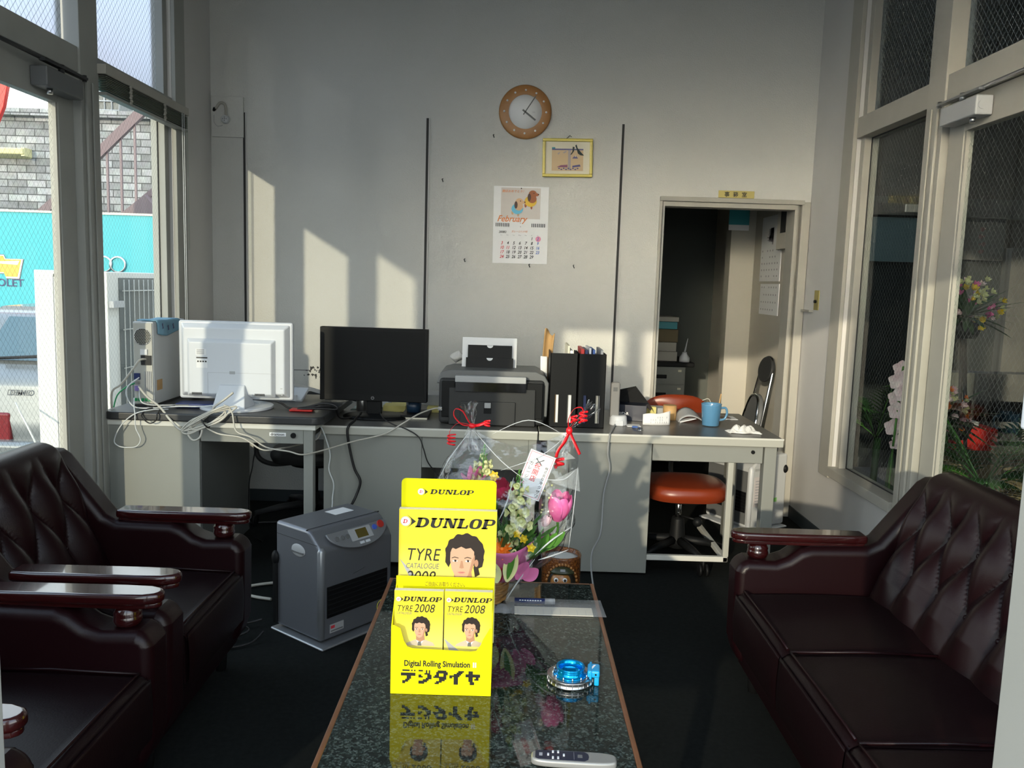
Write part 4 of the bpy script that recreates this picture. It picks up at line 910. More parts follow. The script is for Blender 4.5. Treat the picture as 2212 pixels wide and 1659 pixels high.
g = G().box(1.234, 1.452, YB-.006, YB, 1.976, 2.019); sg = g.build('door_sign', 'brass', bevel=.001); tag(sg, 'small brass-coloured name plate reading 事務室 above the office doorway', 'sign'); RM[sg] = Matrix.Translation(sg.location)
g = G().text('事', .035, .009, .032, 0, 0, .02).text('務', .088, .009, .032, 0, 0, .02).text('室', .141, .009, .032, 0, 0, .02); g.xf(wallm(1.234, YB-.0066, 1.976)); g.world = True; g.build('lettering', 'ink', sg)
def switch(x, y, z, label, n):
    t = thing('light_switch', label, 'switch', (x, y, z))
    G(True).box(x-.005, x, y-.036, y+.036, z-.058, z+.058).build('plate', 'brass', t, bevel=.001)
    for k in range(n): G(True).cyl((x-.018, y, z-.008+(.022 if n > 1 else 0)*(1-2*k)), .009, .014, 12, 0, 'x').build('toggle', 'black', t)
switch(1.80, 4.925, 1.375, 'brass light switch plate on the right wall next to the doorway', 1)
switch(1.80, 5.37, 1.392, 'brass switch plate with two toggles just inside the office doorway', 2)
g = G().box(1.775, 1.80, 4.98, 5.12, 1.302, 1.314); tag(g.build('cable_duct', 'alu2'), 'short ivory cable duct below the right wall switch', 'cable duct')
for (x, z), lb in (((-.142, 2.30), 'small rusty hook in the wall left of the clock'), ((-.30, 1.553), 'bent nail in the wall left of the calendar'), ((.371, 1.535), 'bent nails in the wall right of the calendar'), ((.098, 1.532), 'dark hook just below the calendar'), ((-.445, 2.03), 'tiny nail right of the middle shelf channel')):
    g = G().tube([(x, YB, z+.008), (x-.004, YB-.012, z+.004), (x+.003, YB-.010, z-.012)], .003, 6); tag(g.build('wall_hook', 'dgrey'), lb, 'hook')

# ================================================================ blind on the left window
t = thing('venetian_blind', 'venetian blind drawn up to the top of the left window', 'blind', (-1.83, 4.22, 2.18))
G(True).box(-1.845, -1.80, 3.745, 4.68, 2.272, 2.315).build('headrail', 'alu2', t, bevel=.004)
g = G(True)
for k in range(9): g.box(-1.843, -1.806, 3.755, 4.672, 2.205+.0072*k, 2.2085+.0072*k)
g.build('slats', mat('blind_slat_grey', (.12, .135, .10), .5), t)
G(True).box(-1.845, -1.804, 3.755, 4.672, 2.185, 2.199).build('bottom_rail', 'alu', t, bevel=.003)
for y in (3.98, 4.36):
    g = G(True)
    for k in range(7): g.ell((-1.800, y+.006*(k % 2), 2.195+.012*k), (.006, .012, .008), 8, 6)
    g.build('ladder_tape', 'alu2', t)
G(True).tube([(-1.797, 4.60, 2.27), (-1.797, 4.60, 1.02)], .0022, 6).tube([(-1.797, 4.575, 2.27), (-1.797, 4.58, .95)], .0022, 6).build('pull_cord', 'cablew', t)
G(True).tube([(-1.795, 4.635, 2.27), (-1.795, 4.64, 1.55)], .004, 6).build('tilt_wand', 'clear', t)

# ================================================================ the office behind the doorway
t = thing('drawer_cabinet', 'grey drawer cabinet with a dark top inside the office', 'cabinet', (1.20, 6.6, 0))
G(True).box(.85, 1.405, 6.62, 7.2, .02, .795).build('body', 'steel', t, bevel=.003); G(True).box(.84, 1.47, 6.59, 7.22, .797, .832).build('top', 'black', t, bevel=.006)
for k in range(3):
    d_ = G(True).box(.86, 1.395, 6.608, 6.622, .795-.145*(k+1)+.004, .795-.145*k-.004).build('drawer', 'steel', t, bevel=.002)
    G(True).box(1.02, 1.255, 6.600, 6.61, .70-.145*k, .73-.145*k).build('handle', 'black', d_, bevel=.004)
    G(True).box(1.345, 1.372, 6.605, 6.609, .755-.145*k, .772-.145*k).build('card_holder', 'cream', d_)
for k, (z0, z1, m, lb, nm) in enumerate(((.834, .91, 'office', 'bottom pale box of the stack on the office cabinet', 'storage_box'), (.912, .985, 'office', 'second pale box up on the office cabinet', 'storage_box'), (.987, 1.09, 'carton', 'brown box in the middle of the stack on the office cabinet', 'storage_box'), (1.092, 1.15, 'teal', 'teal flat case near the top of the stack on the office cabinet', 'storage_case'), (1.152, 1.19, 'office', 'pale tray topping the stack on the office cabinet', 'tray'))):
    tag(G().box(1.0, 1.345-(.01 if k % 2 else 0), 6.68, 7.0, z0, z1).build(nm, m, bevel=.004), lb, 'box', 'stacked boxes on the office cabinet')
t = thing('glue_bottle', 'white bottle with a long nozzle on the office cabinet', 'bottle', (1.40, 6.66, .833))
G().lathe([(0, 0), (.042, 0), (.042, .035), (.022, .065), (.018, .08), (0, .08)], seg=20).build('body', 'white', t); G().tube([(0, 0, .078), (.02, 0, .19)], [.008, .002], 8).build('nozzle', 'white', t)
def sheet_x(name, label, x, y0, y1, z0, z1, rows):
    t = tag(G().box(x-.006, x, y0, y1, z0, z1).build(name, 'paper'), label, 'calendar'); RM[t] = Matrix.Translation(t.location)
    g = G(True); random.seed(int(z0*100))
    for r_ in range(rows):
        for c_ in range(7):
            if random.random() < .85:
                yy = y0+.05+(y1-y0-.1)*c_/6; zz_ = z0+.03+(z1-z0-.06)*r_/max(rows-1, 1)*(.45 if rows > 4 else 1)
                g.box(x-.0068, x-.0062, yy, yy+.016, zz_, zz_+.012)
    if rows > 4: 
        for k in range(14): g.box(x-.0068, x-.0062, y0+.12+.2*random.random(), y0+.15+.2*random.random(), z1-.20+.1*random.random(), z1-.18+.1*random.random())
    g.build('print', 'inkgrey', t)
sheet_x('wall_calendar', 'large calendar on the wall inside the office', 1.80, 5.64, 6.09, 1.488, 1.942, 5)
sheet_x('wall_calendar', 'small calendar below the large one inside the office', 1.80, 5.63, 6.05, 1.255, 1.47, 4)
t = thing('breaker_box', 'pale breaker box high on the wall inside the office', 'box', (1.77, 5.5, 1.7))
b = G(True).box(1.745, 1.80, 5.37, 5.60, 1.695, 1.99).build('case', 'office', t, bevel=.004); G(True).box(1.742, 1.746, 5.42, 5.52, 1.80, 1.95).build('window', 'dgrey', b)
t = thing('wall_poster', 'dark teal poster with a white strip at its foot in the office', 'poster', (1.66, 6.24, 1.87))
G(True).box(1.585, 1.735, 6.236, 6.24, 1.90, 2.08).build('picture', 'teal', t); G(True).box(1.585, 1.735, 6.235, 6.24, 1.86, 1.90).build('margin', 'paper', t)
def fold_chair(dx, dy, label):
    t = thing('folding_chair', label, 'folding chair', (1.60+dx, 5.6+dy, 0))
    P = lambda y, z: (1.50+dx+.18*z, 5.36+dy+y*.92, z)
    def loop(w0, w1, zt, off):
        p = [(off, .02)]+[(off+w0*0, .5)]+[(off+.02, zt-.12), (off+.06, zt-.03), (off+.15, zt), (off+.25, zt-.02), (off+.30, zt-.10), (off+.33, .5), (off+.34, .02)]
        return [P(y, z) for y, z in spline([(a, b, 0) for a, b in p], 6) for y, z in [(y, z)]] if False else [P(v.x, v.y) for v in spline([(a, b, 0) for a, b in p], 6)]
    G(True).tube(loop(.3, .3, .98, 0.), .011, 8).build('frame', 'chrome', t)
    G(True).tube([(q[0]-.03, q[1], q[2]) for q in loop(.3, .3, .72, .02)], .011, 8).build('rear_frame', 'chrome', t)
    def oval(cy_, cz_, ry, rz_, th):
        g = G(True); o = [(cos(2*pi*k/28), sin(2*pi*k/28)) for k in range(28)]
        vs = [Vector(P(cy_+ry*a, cz_+rz_*b)) for a, b in o]; vs2 = [v-Vector((th, 0, 0)) for v in vs]
        g.add(vs+vs2, [tuple(range(28)), tuple(range(28, 56))[::-1]]+[(i, 28+i, 28+(i+1) % 28, (i+1) % 28) for i in range(28)]); return g
    oval(.16, .90, .15, .085, .02).build('backrest', 'dgrey', t, bevel=.005); oval(.17, .56, .17, .17, .03).build('seat', 'mgrey', t, bevel=.008)
fold_chair(.06, .02, 'folded chrome chair leaning against the office wall')
# ================================================================ fan heaters
def heater(label, loc, rz, W, D, H, body, light, front, full):
    t = thing('fan_heater', label, 'heater', loc, rz)
    g = G().prism([(-.035, 0), (-.035, .012), (D+.01, .012), (D+.01, 0)], 'x', -.02, W+.02); g.build('base_tray', light, t, bevel=.012)
    pr = [(0, .02), (0, H-.085), (.018, H-.055), (.062, H-.010), (.085, H), (D, H), (D, .02)]
    b = G().prism(pr, 'x', 0, W).build('body', body, t, bevel=.014, seg=4)
    # light rounded column at the corner between front and side
    cxn = .0 if full else W
    G().lathe([(.016, .03), (.016, H-.075), (.010, H-.062), (0, H-.06)], (.0145 if full else W-.0145, .0145, 0), 20).build('corner_column', light, t)
    # louvred outlet
    y0 = -.004
    f = G().box(.03, W-.03, -.003, .02, .11, .235).build('grille', 'blackg', b)
    for k in range(6):
        z = .122+.019*k
        g = G(); g.add([(.034, -.005, z), (W-.034, -.005, z), (W-.034, .004, z+.011), (.034, .004, z+.011), (.034, -.005, z+.002), (W-.034, -.005, z+.002), (W-.034, .004, z+.013), (.034, .004, z+.013)], [(0, 1, 2, 3), (4, 5, 6, 7), (0, 1, 5, 4), (2, 3, 7, 6), (0, 3, 7, 4), (1, 2, 6, 5)]); g.build('louvre', 'black', f)
    n = 20; o = []
    for k in range(n+1): a = pi*k/n; o.append((W/2+.006+cos(a)*(W/2-.020), 1))
    return t, b
t, b = heater('silver fan heater with an oval control panel on the floor beside the coffee table', (-.70, 3.05, 0), radians(52), .375, .28, .452, 'silver', 'silverl', 'silver', True)
# control panel on the sloping front edge
W, H = .375, .452
Ms = Matrix.Translation((W/2, .040, H-.033)) @ Matrix.Rotation(radians(45), 4, 'X')
g = G(); pl = [(-.155, .034)]+[(-.155*cos(pi*k/18), .034-.085*sin(pi*k/18)) for k in range(1, 18)]+[(.155, .034)]
Mf = Matrix.Translation((W/2+.012, .006, H-.045)) @ Matrix.Rotation(radians(52), 4, 'X')
cp = G().prism(pl, 'z', -.004, .004).xf(Mf).build('control_panel', 'silverl', b, bevel=.002)
def onp(gg, name, m): return gg.xf(Mf).build(name, m, cp)
onp(G().prism([(-.05, -.022), (.062, -.022), (.062, .028), (-.05, .028)], 'z', .003, .0055), 'display_frame', 'lgrey')
onp(G().prism([(-.018, -.015), (.038, -.015), (.038, .022), (-.018, .022)], 'z', .0054, .0062), 'display', mat('lcd_olive', (.11, .085, .02), .2))
for k in range(3): onp(G().cyl((-.115+.026*k, .004, .003), .010, .004, 16), 'button', 'mgrey')
onp(G().cyl((.082, .012, .003), .011, .005, 18), 'button', mat('blue_button', (.06, .12, .55), .35)); onp(G().cyl((.117, .018, .003), .016, .006, 20), 'power_button', mat('red_button', (.45, .03, .02), .35))
for k in range(2): onp(G().prism([(-.018+.03*k, -.040), (.004+.03*k, -.040), (.004+.03*k, -.030), (-.018+.03*k, -.030)], 'z', .003, .0055), 'button', 'white')
h = G().ell((0, .135, .360), (.006, .042, .026), 20, 10).build('side_grip', 'lgrey', b); G().box(-.0075, -.003, .098, .172, .350, .356).build('grip_slot', 'mgrey', h)
G().box(-.001, .376, .085, .0856, .447, .4532).build('lid_seam', 'dgrey', b)
G().box(-.0012, .0, .02, .27, .402, .4035).build('side_seam', 'dgrey', b)
g = G().poly([(-.05, -.035), (.05, -.035), (.05, .035), (-.05, .035)]); g.xf(Matrix.Translation((.26, .20, .4525))); g.build('caution_label', 'paper', b)
st = G().disc((0, 0), .028, 0, 0, 28).disc((0, 0), .024, .0003, 1, 28).text('3', -.014, -.008, .026, .0006, 0, .03).text('年保証', -.002, -.004, .010, .0006, 0, .01); st.xf(wallm(.318, -.0006, .078)); st.build('warranty_sticker', ['yellow2', 'navy'], b)
g = G().rect(.045, .115, .045, .080).rect(.05, .11, .050, .055, .0003, 1).rect(.05, .07, .062, .074, .0003, 2); g.xf(wallm(0, -.0006, 0)); g.build('caution_sticker', ['lgrey', 'mgrey', 'inkr'], b)
g = G().prism([(.0, 0), (.05, .010), (.06, .014), (.052, .012), (.01, .003)], 'z', 0, .001); g.xf(wallm(.16, -.001, .255)); g.build('badge', 'steelb', b)
G().ell((-.004, .275, .30), (.014, .02, .03), 12, 8).build('tank_knob', 'black', t)
G().box(-.012, .0, .262, .285, .03, .30).build('rear_bracket', 'black', t, bevel=.004)
t, b = heater('white fan heater tucked behind the right desk against the wall', (1.25, 5.069, 0), radians(-60), .36, .30, .452, 'whiteg', 'white', 'mgrey', False)
G().box(.012, .335, -.0015, .004, .04, .36).build('front_panel', 'mgrey', b)
sd = G().box(.3600, .3612, .03, .20, .15, .33).build('notice_label', mat('pale_notice', (.60, .56, .56), .6), b)
g = G(); random.seed(9)
for k in range(9):
    for j in range(3): g.box(.3612, .3616, .04+.05*j, .075+.05*j, .165+.017*k, .171+.017*k)
g.build('notice_print', 'inkgrey', sd)
G().box(.3600, .3612, .03, .10, .365, .38).build('model_label', 'lgrey', b); G().box(.3600, .3614, .195, .225, .165, .19).build('eco_label', mat('green_label', (.20, .5, .12), .5), b)
G().ell((.345, .285, .36), (.03, .022, .03), 14, 8).build('tank_knob', 'black', t)

# ================================================================ leather armchairs and sofa
def leather_seat(name, label, cat, loc, rz, Wd, nseat, group=None):
    """local: +x forward (front edge at x=0), +y along the width, z up"""
    t = thing(name, label, cat, loc, rz, group)
    AW = .125
    prof = [(-.03, .12), (-.004, .20), (.0, .455), (-.012, .485), (-.04, .496), (-.135, .494), (-.175, .508), (-.215, .537), (-.255, .550), (-.44, .553), (-.485, .575), (-.64, .772), (-.668, .790), (-.70, .792), (-.79, .765), (-.825, .70), (-.845, .30), (-.83, .12)]
    for k, y in enumerate((0, Wd-AW)):
        G().prism(prof, 'y', y, y+AW, 0, True).build('arm_panel', 'leather', t, bevel=.030, seg=5)
    G().prism([(-.05, .09), (-.018, .24), (-.80, .24), (-.78, .09)], 'y', AW*.3, Wd-AW*.3).build('base', 'leather', t, bevel=.012)
    G().prism([(-.50, .12), (-.53, .36), (-.66, .745), (-.70, .775), (-.77, .765), (-.80, .72), (-.83, .25), (-.82, .12)], 'y', AW*.6, Wd-AW*.6).build('back_shell', 'leather', t, bevel=.02, seg=3)
    sw = (Wd-2*AW)/nseat
    for k in range(nseat):
        y0 = AW+k*sw+.003; y1 = y0+sw-.006
        def fn(u, v, y0=y0, y1=y1):
            # u: from underside of the front round to the rear; v across
            s_ = u*.76; 
            w = sin(pi*min(max(v, 0), 1))**.35
            if s_ < .17: z = .225+s_; x = .006+.012*sin(pi*s_/.17)*(.4+.6*w)
            elif s_ < .235:
                a = (s_-.17)/.065*pi/2; x = .006-.036*(1-cos(a)); z = .362+.036*sin(a) if True else 0
            else: x = -.030-(s_-.235)*1.0; z = .398+.014*w*sin(pi*min((s_-.235)/.52, 1))-.004
            e = .010*(1-w)
            return (x-e*.6, y0+(y1-y0)*v, z-e*1.2)
        c = G().grid(fn, 60, 26); c.box(-.5, -.01, y0+.004, y1-.004, .225, .38)
        cu = c.build('seat_cushion', 'leather2', t)
        G().tube([(-.026, y0+.008, .394), (-.022, y0+.05, .402), (-.022, (y0+y1)/2, .403), (-.022, y1-.05, .402), (-.026, y1-.008, .394)], .004, 6).build('piping', 'leather', cu)
        G().tube([(-.03, y1, .390), (-.25, y1, .396), (-.48, y1, .390)], .0045, 6).build('piping', 'leather', cu)
    # buttoned back
    ya, yb = AW-.006, Wd-AW+.006; bw = yb-ya
    nb = max(2, round(bw/.155)); ds = bw/nb; Lp = .60; dt = .17
    p0 = Vector((-.455, 0, .375)); d = Vector((-.395, 0, .918)); nrm = Vector((.918, 0, .395))
    def height(s_, tt):
        a = s_/ds + tt/(2*dt)+.0; b_ = s_/ds - tt/(2*dt)
        h = (abs(sin(pi*a))*abs(sin(pi*b_)))**.58
        return h
    def bf(u, v):
        s_ = v*bw; q = u*Lp
        edge = min(1, min(v, 1-v)*bw/.035); edge = sqrt(max(edge, 0)*(2-max(edge, 0)))
        tt = q-.15
        if q < .43:
            p = p0+d*q
            n_ = nrm
        else:
            a = (q-.43)/.17*pi*.82; r = .062
            c_ = p0+d*.43-nrm*r
            n_ = nrm*cos(a)+d*sin(a); p = c_+n_*r
        k = 1 if q < .36 else max(0, 1-(q-.36)/.10)
        k0 = 1 if q > .10 else max(0, (q-.0)/.10)
        h = height(s_, tt) if q >= .15 else max(height(s_, .0)*(1) , 0)
        if q < .15: h = 1-(1-abs(sin(pi*(s_/ds)))**1.1)*(.25+.75*q/.15)
        hh = .046*(h*(k)+(1-k)*.85)
        p = p+n_*(hh*edge*(.5+.5*k0)-.012)
        return (p.x, ya+s_, p.z)
    bk = G().grid(bf, 120, max(70, int(bw/.006))).build('buttoned_back', 'leather', t)
    for r_ in range(3):
        q = .15+dt*r_
        if q > .36: break
        for c_ in range(nb+1):
            s_ = c_*ds+(ds/2 if r_ % 2 else 0)
            if .04 < s_ < bw-.04:
                p = p0+d*q; G().ell((p.x-nrm.x*.010, ya+s_, p.z-nrm.z*.010), (.006, .008, .008), 10, 8).build('button', 'leather', bk)
    # lacquered armrests on turned knobs
    for k, y in enumerate((AW*.5, Wd-AW*.5)):
        o = [(.0, -.026), (.010, -.012), (.012, 0), (.010, .012), (.0, .026), (-.03, .039), (-.10, .043), (-.40, .041), (-.455, .036), (-.455, -.036), (-.40, -.041), (-.10, -.043), (-.03, -.039)]
        g = G().prism([(a, b_+y) for a, b_ in o], 'z', .560, .590); ar = g.build('armrest', 'lacq', t, bevel=.010, seg=3)
        G().prism([(a*.97-.006, b_*.74+y) for a, b_ in o], 'z', .548, .562).build('armrest_moulding', 'lacq', ar, bevel=.003)
        G().lathe([(.020, .492), (.033, .500), (.037, .512), (.035, .522), (.034, .524), (.036, .532), (.028, .546), (.018, .550)], (-.085, y, 0), 24).build('turned_knob', 'lacq', ar)
    for x in (-.10, -.74):
        for y in (.07, Wd-.07): G().lathe([(.018, 0), (.024, .09), (.024, .13)], (x, y, 0), 14).build('leg', 'black', t)
    return t
leather_seat('armchair', 'burgundy leather armchair near the left desk, farther of the two on the left', 'armchair', (-.915, 2.175, 0), 0, .75, 1, 'burgundy leather armchairs on the left')
leather_seat('armchair', 'burgundy leather armchair in the left foreground, nearest the camera', 'armchair', (-.905, 1.41, 0), 0, .75, 1, 'burgundy leather armchairs on the left')
leather_seat('sofa', 'burgundy buttoned leather three-seat sofa on the right side of the coffee table', 'sofa', (.80, 2.875, 0), pi, 1.68, 3)

# ================================================================ coffee table
t = thing('coffee_table', 'long low coffee table with a polished dark green granite top and brown wooden edge', 'table', (-.04, 2.0, 0))
G(True).box(-.372, .290, 1.30, 2.690, .388, .4205).build('tabletop', 'granite', t)
g = G(True)
for a, b, c, d in ((-.386, -.372, 1.286, 2.704), (.290, .304, 1.286, 2.704), (-.372, .290, 1.286, 1.30), (-.372, .290, 2.690, 2.704)): g.box(a, b, c, d, .380, .420)
g.build('edge_band', 'woode', t, bevel=.003)
G(True).box(-.34, .26, 1.35, 2.65, .31, .386).build('apron', 'lacq', t)
for x in (-.32, .22):
    for y in (1.37, 2.61): G(True).box(x, x+.05, y-.025, y+.025, 0, .31).build('leg', 'lacq', t, bevel=.004)

# ---- catalogue stand
ZT = .4212
def letters(g, word, x, y, h, z, mi, shear=.28, sx=1.):
    st = len(g.v); w_ = letters_(g, word, x, y, h, z, mi, shear/sx)
    for i in range(st, len(g.v)): g.v[i].x = x+(g.v[i].x-x)*sx
    return w_*sx
def letters_(g, word, x, y, h, z, mi, shear=.28):
    """heavy slab-serif italic capitals drawn stroke by stroke"""
    w = .30*h; sf = .16*h
    def P(pts, ox): g.poly([(x+ox+a+shear*b, y+b) for a, b in pts], z, mi)
    adv = {}
    ox = 0
    def ring(ox, x0, x1, y0, y1, t1, t2):
        n = 22; cxx, cyy = (x0+x1)/2, (y0+y1)/2; vs = []; fs = []
        for k in range(n):
            a = 2*pi*k/n; e = 2/2.7
            ca = abs(cos(a))**e*(1 if cos(a) >= 0 else -1); sa = abs(sin(a))**e*(1 if sin(a) >= 0 else -1)
            for rx, ry in (((x1-x0)/2, (y1-y0)/2), ((x1-x0)/2-t1, (y1-y0)/2-t2)):
                a_, b_ = cxx+rx*ca, cyy+ry*sa; vs.append((x+ox+a_+shear*b_, y+b_, z))
        for k in range(n): k2 = (k+1) % n; fs.append((2*k, 2*k2, 2*k2+1, 2*k+1))
        g.add(vs, fs, mi)
    def half(ox, x0, x1, y0, y1, t1, t2):   # D bowl, right half
        n = 14; vs = []; fs = []
        pts_o = [(x0, y0)]+[(x1-(y1-y0)/2+(y1-y0)/2*cos(a), (y0+y1)/2+(y1-y0)/2*sin(a)) for a in [-pi/2+pi*k/n for k in range(n+1)]]+[(x0, y1)]
        ri = (y1-y0)/2-t2
        pts_i = [(x0, y0+t2)]+[(x1-(y1-y0)/2+((y1-y0)/2-t1)*cos(a), (y0+y1)/2+ri*sin(a)) for a in [-pi/2+pi*k/n for k in range(n+1)]]+[(x0, y1-t2)]
        for o, i in zip(pts_o, pts_i):
            for a, b in (o, i): vs.append((x+ox+a+shear*b, y+b, z))
        for k in range(len(pts_o)-1): fs.append((2*k, 2*k+2, 2*k+3, 2*k+1))
        g.add(vs, fs, mi)
    for ch in word:
        if ch == 'D': P([(.08*h, 0), (.08*h+w, 0), (.08*h+w, h), (.08*h, h)], ox); P([(0, 0), (.4*h, 0), (.4*h, sf), (0, sf)], ox); P([(0, h-sf), (.4*h, h-sf), (.4*h, h), (0, h)], ox); half(ox, .08*h+w, 1.02*h, 0, h, w, sf); ox += 1.12*h
        if ch == 'U':
            P([(.08*h, .3*h), (.08*h+w, .3*h), (.08*h+w, h), (.08*h, h)], ox); P([(0, h-sf), (.46*h, h-sf), (.46*h, h), (0, h)], ox)
            P([(.74*h, .3*h), (.90*h, .3*h), (.90*h, h), (.74*h, h)], ox); P([(.62*h, h-sf), (1.02*h, h-sf), (1.02*h, h), (.62*h, h)], ox)
            n = 10; vs = []; fs = []
            for k in range(n+1):
                a = pi+pi*k/n; co = (.49*h+.41*h*cos(a), .3*h+.32*h*sin(a)); ci = ((.38*h+w-.0*h)+0, 0)
                ix = .08*h+w+(.66*h-w)*(k/n); iy = .3*h-.16*h*sin(pi*k/n)
                for a_, b_ in (co, (ix, iy)): vs.append((x+ox+a_+shear*b_, y+b_, z))
            for k in range(n): fs.append((2*k, 2*k+2, 2*k+3, 2*k+1))
            g.add(vs, fs, mi); ox += 1.10*h
        if ch == 'N':
            P([(.10*h, 0), (.27*h, 0), (.27*h, h), (.10*h, h)], ox); P([(0, 0), (.38*h, 0), (.38*h, sf), (0, sf)], ox); P([(0, h-sf), (.36*h, h-sf), (.36*h, h), (0, h)], ox)
            P([(.12*h, h), (.46*h, h), (.98*h, 0), (.66*h, 0)], ox); P([(.82*h, 0), (.98*h, 0), (.98*h, h), (.82*h, h)], ox); P([(.70*h, h-sf), (1.10*h, h-sf), (1.10*h, h), (.70*h, h)], ox); ox += 1.16*h
        if ch == 'L': P([(.08*h, 0), (.08*h+w, 0), (.08*h+w, h), (.08*h, h)], ox); P([(0, h-sf), (.46*h, h-sf), (.46*h, h), (0, h)], ox); P([(0, 0), (.86*h, 0), (.90*h, .36*h), (.74*h, .36*h), (.70*h, sf), (0, sf)], ox); ox += .96*h
        if ch == 'O': ring(ox, 0, .98*h, -.01*h, 1.01*h, w, sf*.9); ox += 1.06*h
        if ch == 'P': P([(.08*h, 0), (.08*h+w, 0), (.08*h+w, h), (.08*h, h)], ox); P([(0, 0), (.5*h, 0), (.5*h, sf), (0, sf)], ox); P([(0, h-sf), (.4*h, h-sf), (.4*h, h), (0, h)], ox); half(ox, .08*h+w, 1.0*h, .36*h, h, w*.9, sf*.9); ox += 1.0*h
    return ox
INK = ['yellow2', 'ink', 'inkw', 'inkr', 'inkgrey', 'skin', 'hair', 'shirt', 'lips', 'yprint', 'skin2', 'inkg', 'mgrey']
def logo(g, x, y, r, z):   # round badge riding on an arrow head
    g.poly([(x+.2*r, y+1.45*r), (x+2.1*r, y), (x+.2*r, y-1.45*r), (x+1.05*r, y-.6*r), (x+1.2*r, y), (x+1.05*r, y+.6*r)], z, 1)
    g.disc((x, y), r, z+.0001, 4, 24); g.disc((x, y), r*.90, z+.0002, 2, 24); letters(g, 'D', x-.52*r, y-.42*r, .84*r, z+.0003, 3, .2)
def portrait(g, cx_, cy_, s_, z, shoulders, clip=-9):
    """printed head: face about 1 unit high, s_ metres"""
    def E(x, y, rx, ry, mi, dz, n=26, rot=0):
        pts = [(rx*cos(2*pi*k/n), ry*sin(2*pi*k/n)) for k in range(n)]
        g.poly([(cx_+s_*(x+a*cos(rot)-b*sin(rot)), cy_+s_*max(y+a*sin(rot)+b*cos(rot), clip)) for a, b in pts], z+dz*.00012, mi)
    def Q(pts, mi, dz): g.poly([(cx_+s_*a, cy_+s_*max(b, clip)) for a, b in pts], z+dz*.00012, mi)
    if shoulders:
        Q([(-1.15, -1.32), (-1.02, -1.12), (-.30, -.80), (.34, -.78), (1.05, -1.05), (1.22, -1.32)], 7, 1)
        Q([(-.30, -.82), (-.10, -1.20), (.0, -1.32), (.10, -1.20), (.36, -.80)], 2, 2); Q([(-.13, -.98), (.10, -.98), (.14, -1.32), (-.16, -1.32)], 12, 3)
    Q([(-.28, -.85), (-.30, -.30), (.34, -.30), (.40, -.82), (.05, -1.0)], 10, 3)
    # hair mass, wavy
    hp = []
    for k in range(64):
        a = 2*pi*k/64; r = 1+.045*abs(sin(5.5*a))+.03*sin(13*a+1); hp.append((.09+.70*r*cos(a), .38+.66*r*sin(a)*(1.05 if sin(a) > 0 else .85)))
    Q(hp, 6, 4); Q([(-.60, .5), (-.63, .0), (-.50, -.20), (-.38, .1), (-.38, .5)], 6, 4.3); Q([(.55, .4), (.80, .15), (.74, -.15), (.60, -.22), (.66, -.45), (.48, -.55), (.42, -.2)], 6, 4.3)
    E(.52, -.02, .075, .14, 10, 5)
    Q([(-.44, .45), (-.45, .08), (-.39, -.25), (-.24, -.56), (-.04, -.67), (.14, -.60), (.34, -.32), (.43, .05), (.43, .45), (.30, .62), (.02, .68), (-.30, .62)], 5, 6)
    Q([(-.50, .30), (-.52, .66), (-.2, .85), (.2, .86), (.52, .62), (.50, .26), (.43, .42), (.30, .56), (.12, .52), (-.05, .60), (-.25, .50), (-.38, .56), (-.43, .40)], 6, 7)
    Q([(.20, -.58), (.36, -.32), (.46, .05), (.46, .3), (.36, .1), (.28, -.25)], 10, 6.5)
    for sx_ in (-1, 1):
        x0 = -.03+.235*sx_
        Q([(x0-.13, .17), (x0-.02, .215), (x0+.13, .175), (x0+.12, .150), (x0-.02, .185), (x0-.13, .145)], 6, 8)
        E(x0, .055, .095, .035, 2, 8, 14); E(x0+.01, .055, .042, .038, 6, 9, 12); Q([(x0-.10, .06), (x0, .105), (x0+.10, .065), (x0, .085)], 6, 9.5)
    Q([(-.05, .06), (.01, .06), (.06, -.20), (-.02, -.235), (-.10, -.205)], 10, 8); E(-.02, -.195, .085, .03, 10, 8.5, 14)
    Q([(-.17, -.375), (-.06, -.345), (-.02, -.352), (.03, -.345), (.13, -.375), (.03, -.425), (-.08, -.425)], 8, 9); Q([(-.16, -.376), (.12, -.376), (.0, -.384)], 6, 10)
t = thing('catalogue_stand', 'bright yellow cardboard catalogue stand on the coffee table', 'display stand', (-.146, 1.97, ZT))
x0, x1 = -.268, -.024
# front pocket with scooped top
poly = [(x0, .0), (x1, .0), (x1, .168), (x1-.006, .172), (-.045, .145), (-.052, .128), (-.062, .114), (-.075, .112), (-.215, .116), (-.228, .120), (-.237, .134), (-.246, .166), (-.262, .174), (x0, .171)]
fp = G(True).prism([(a, ZT+b) for a, b in poly], 'y', 1.910, 1.912).build('front_pocket', 'yellow', t)
g = G().text('Digital Rolling Simulation', 0, 0, .0205, 0, 0, .03, sx=.88); L_ = max(v.x for v in g.v); g.xf(Matrix.Scale(.160/L_, 4, (1, 0, 0))); g.xf(wallm(-.236, 1.9096, ZT+.072)); g.world = True; g.build('lettering', 'ink', fp)
g = G().rect(0, .003, 0, .013).rect(.005, .008, 0, .013); g.xf(wallm(-.069, 1.9096, ZT+.072)); g.world = True; g.build('numeral', 'inkw', fp)
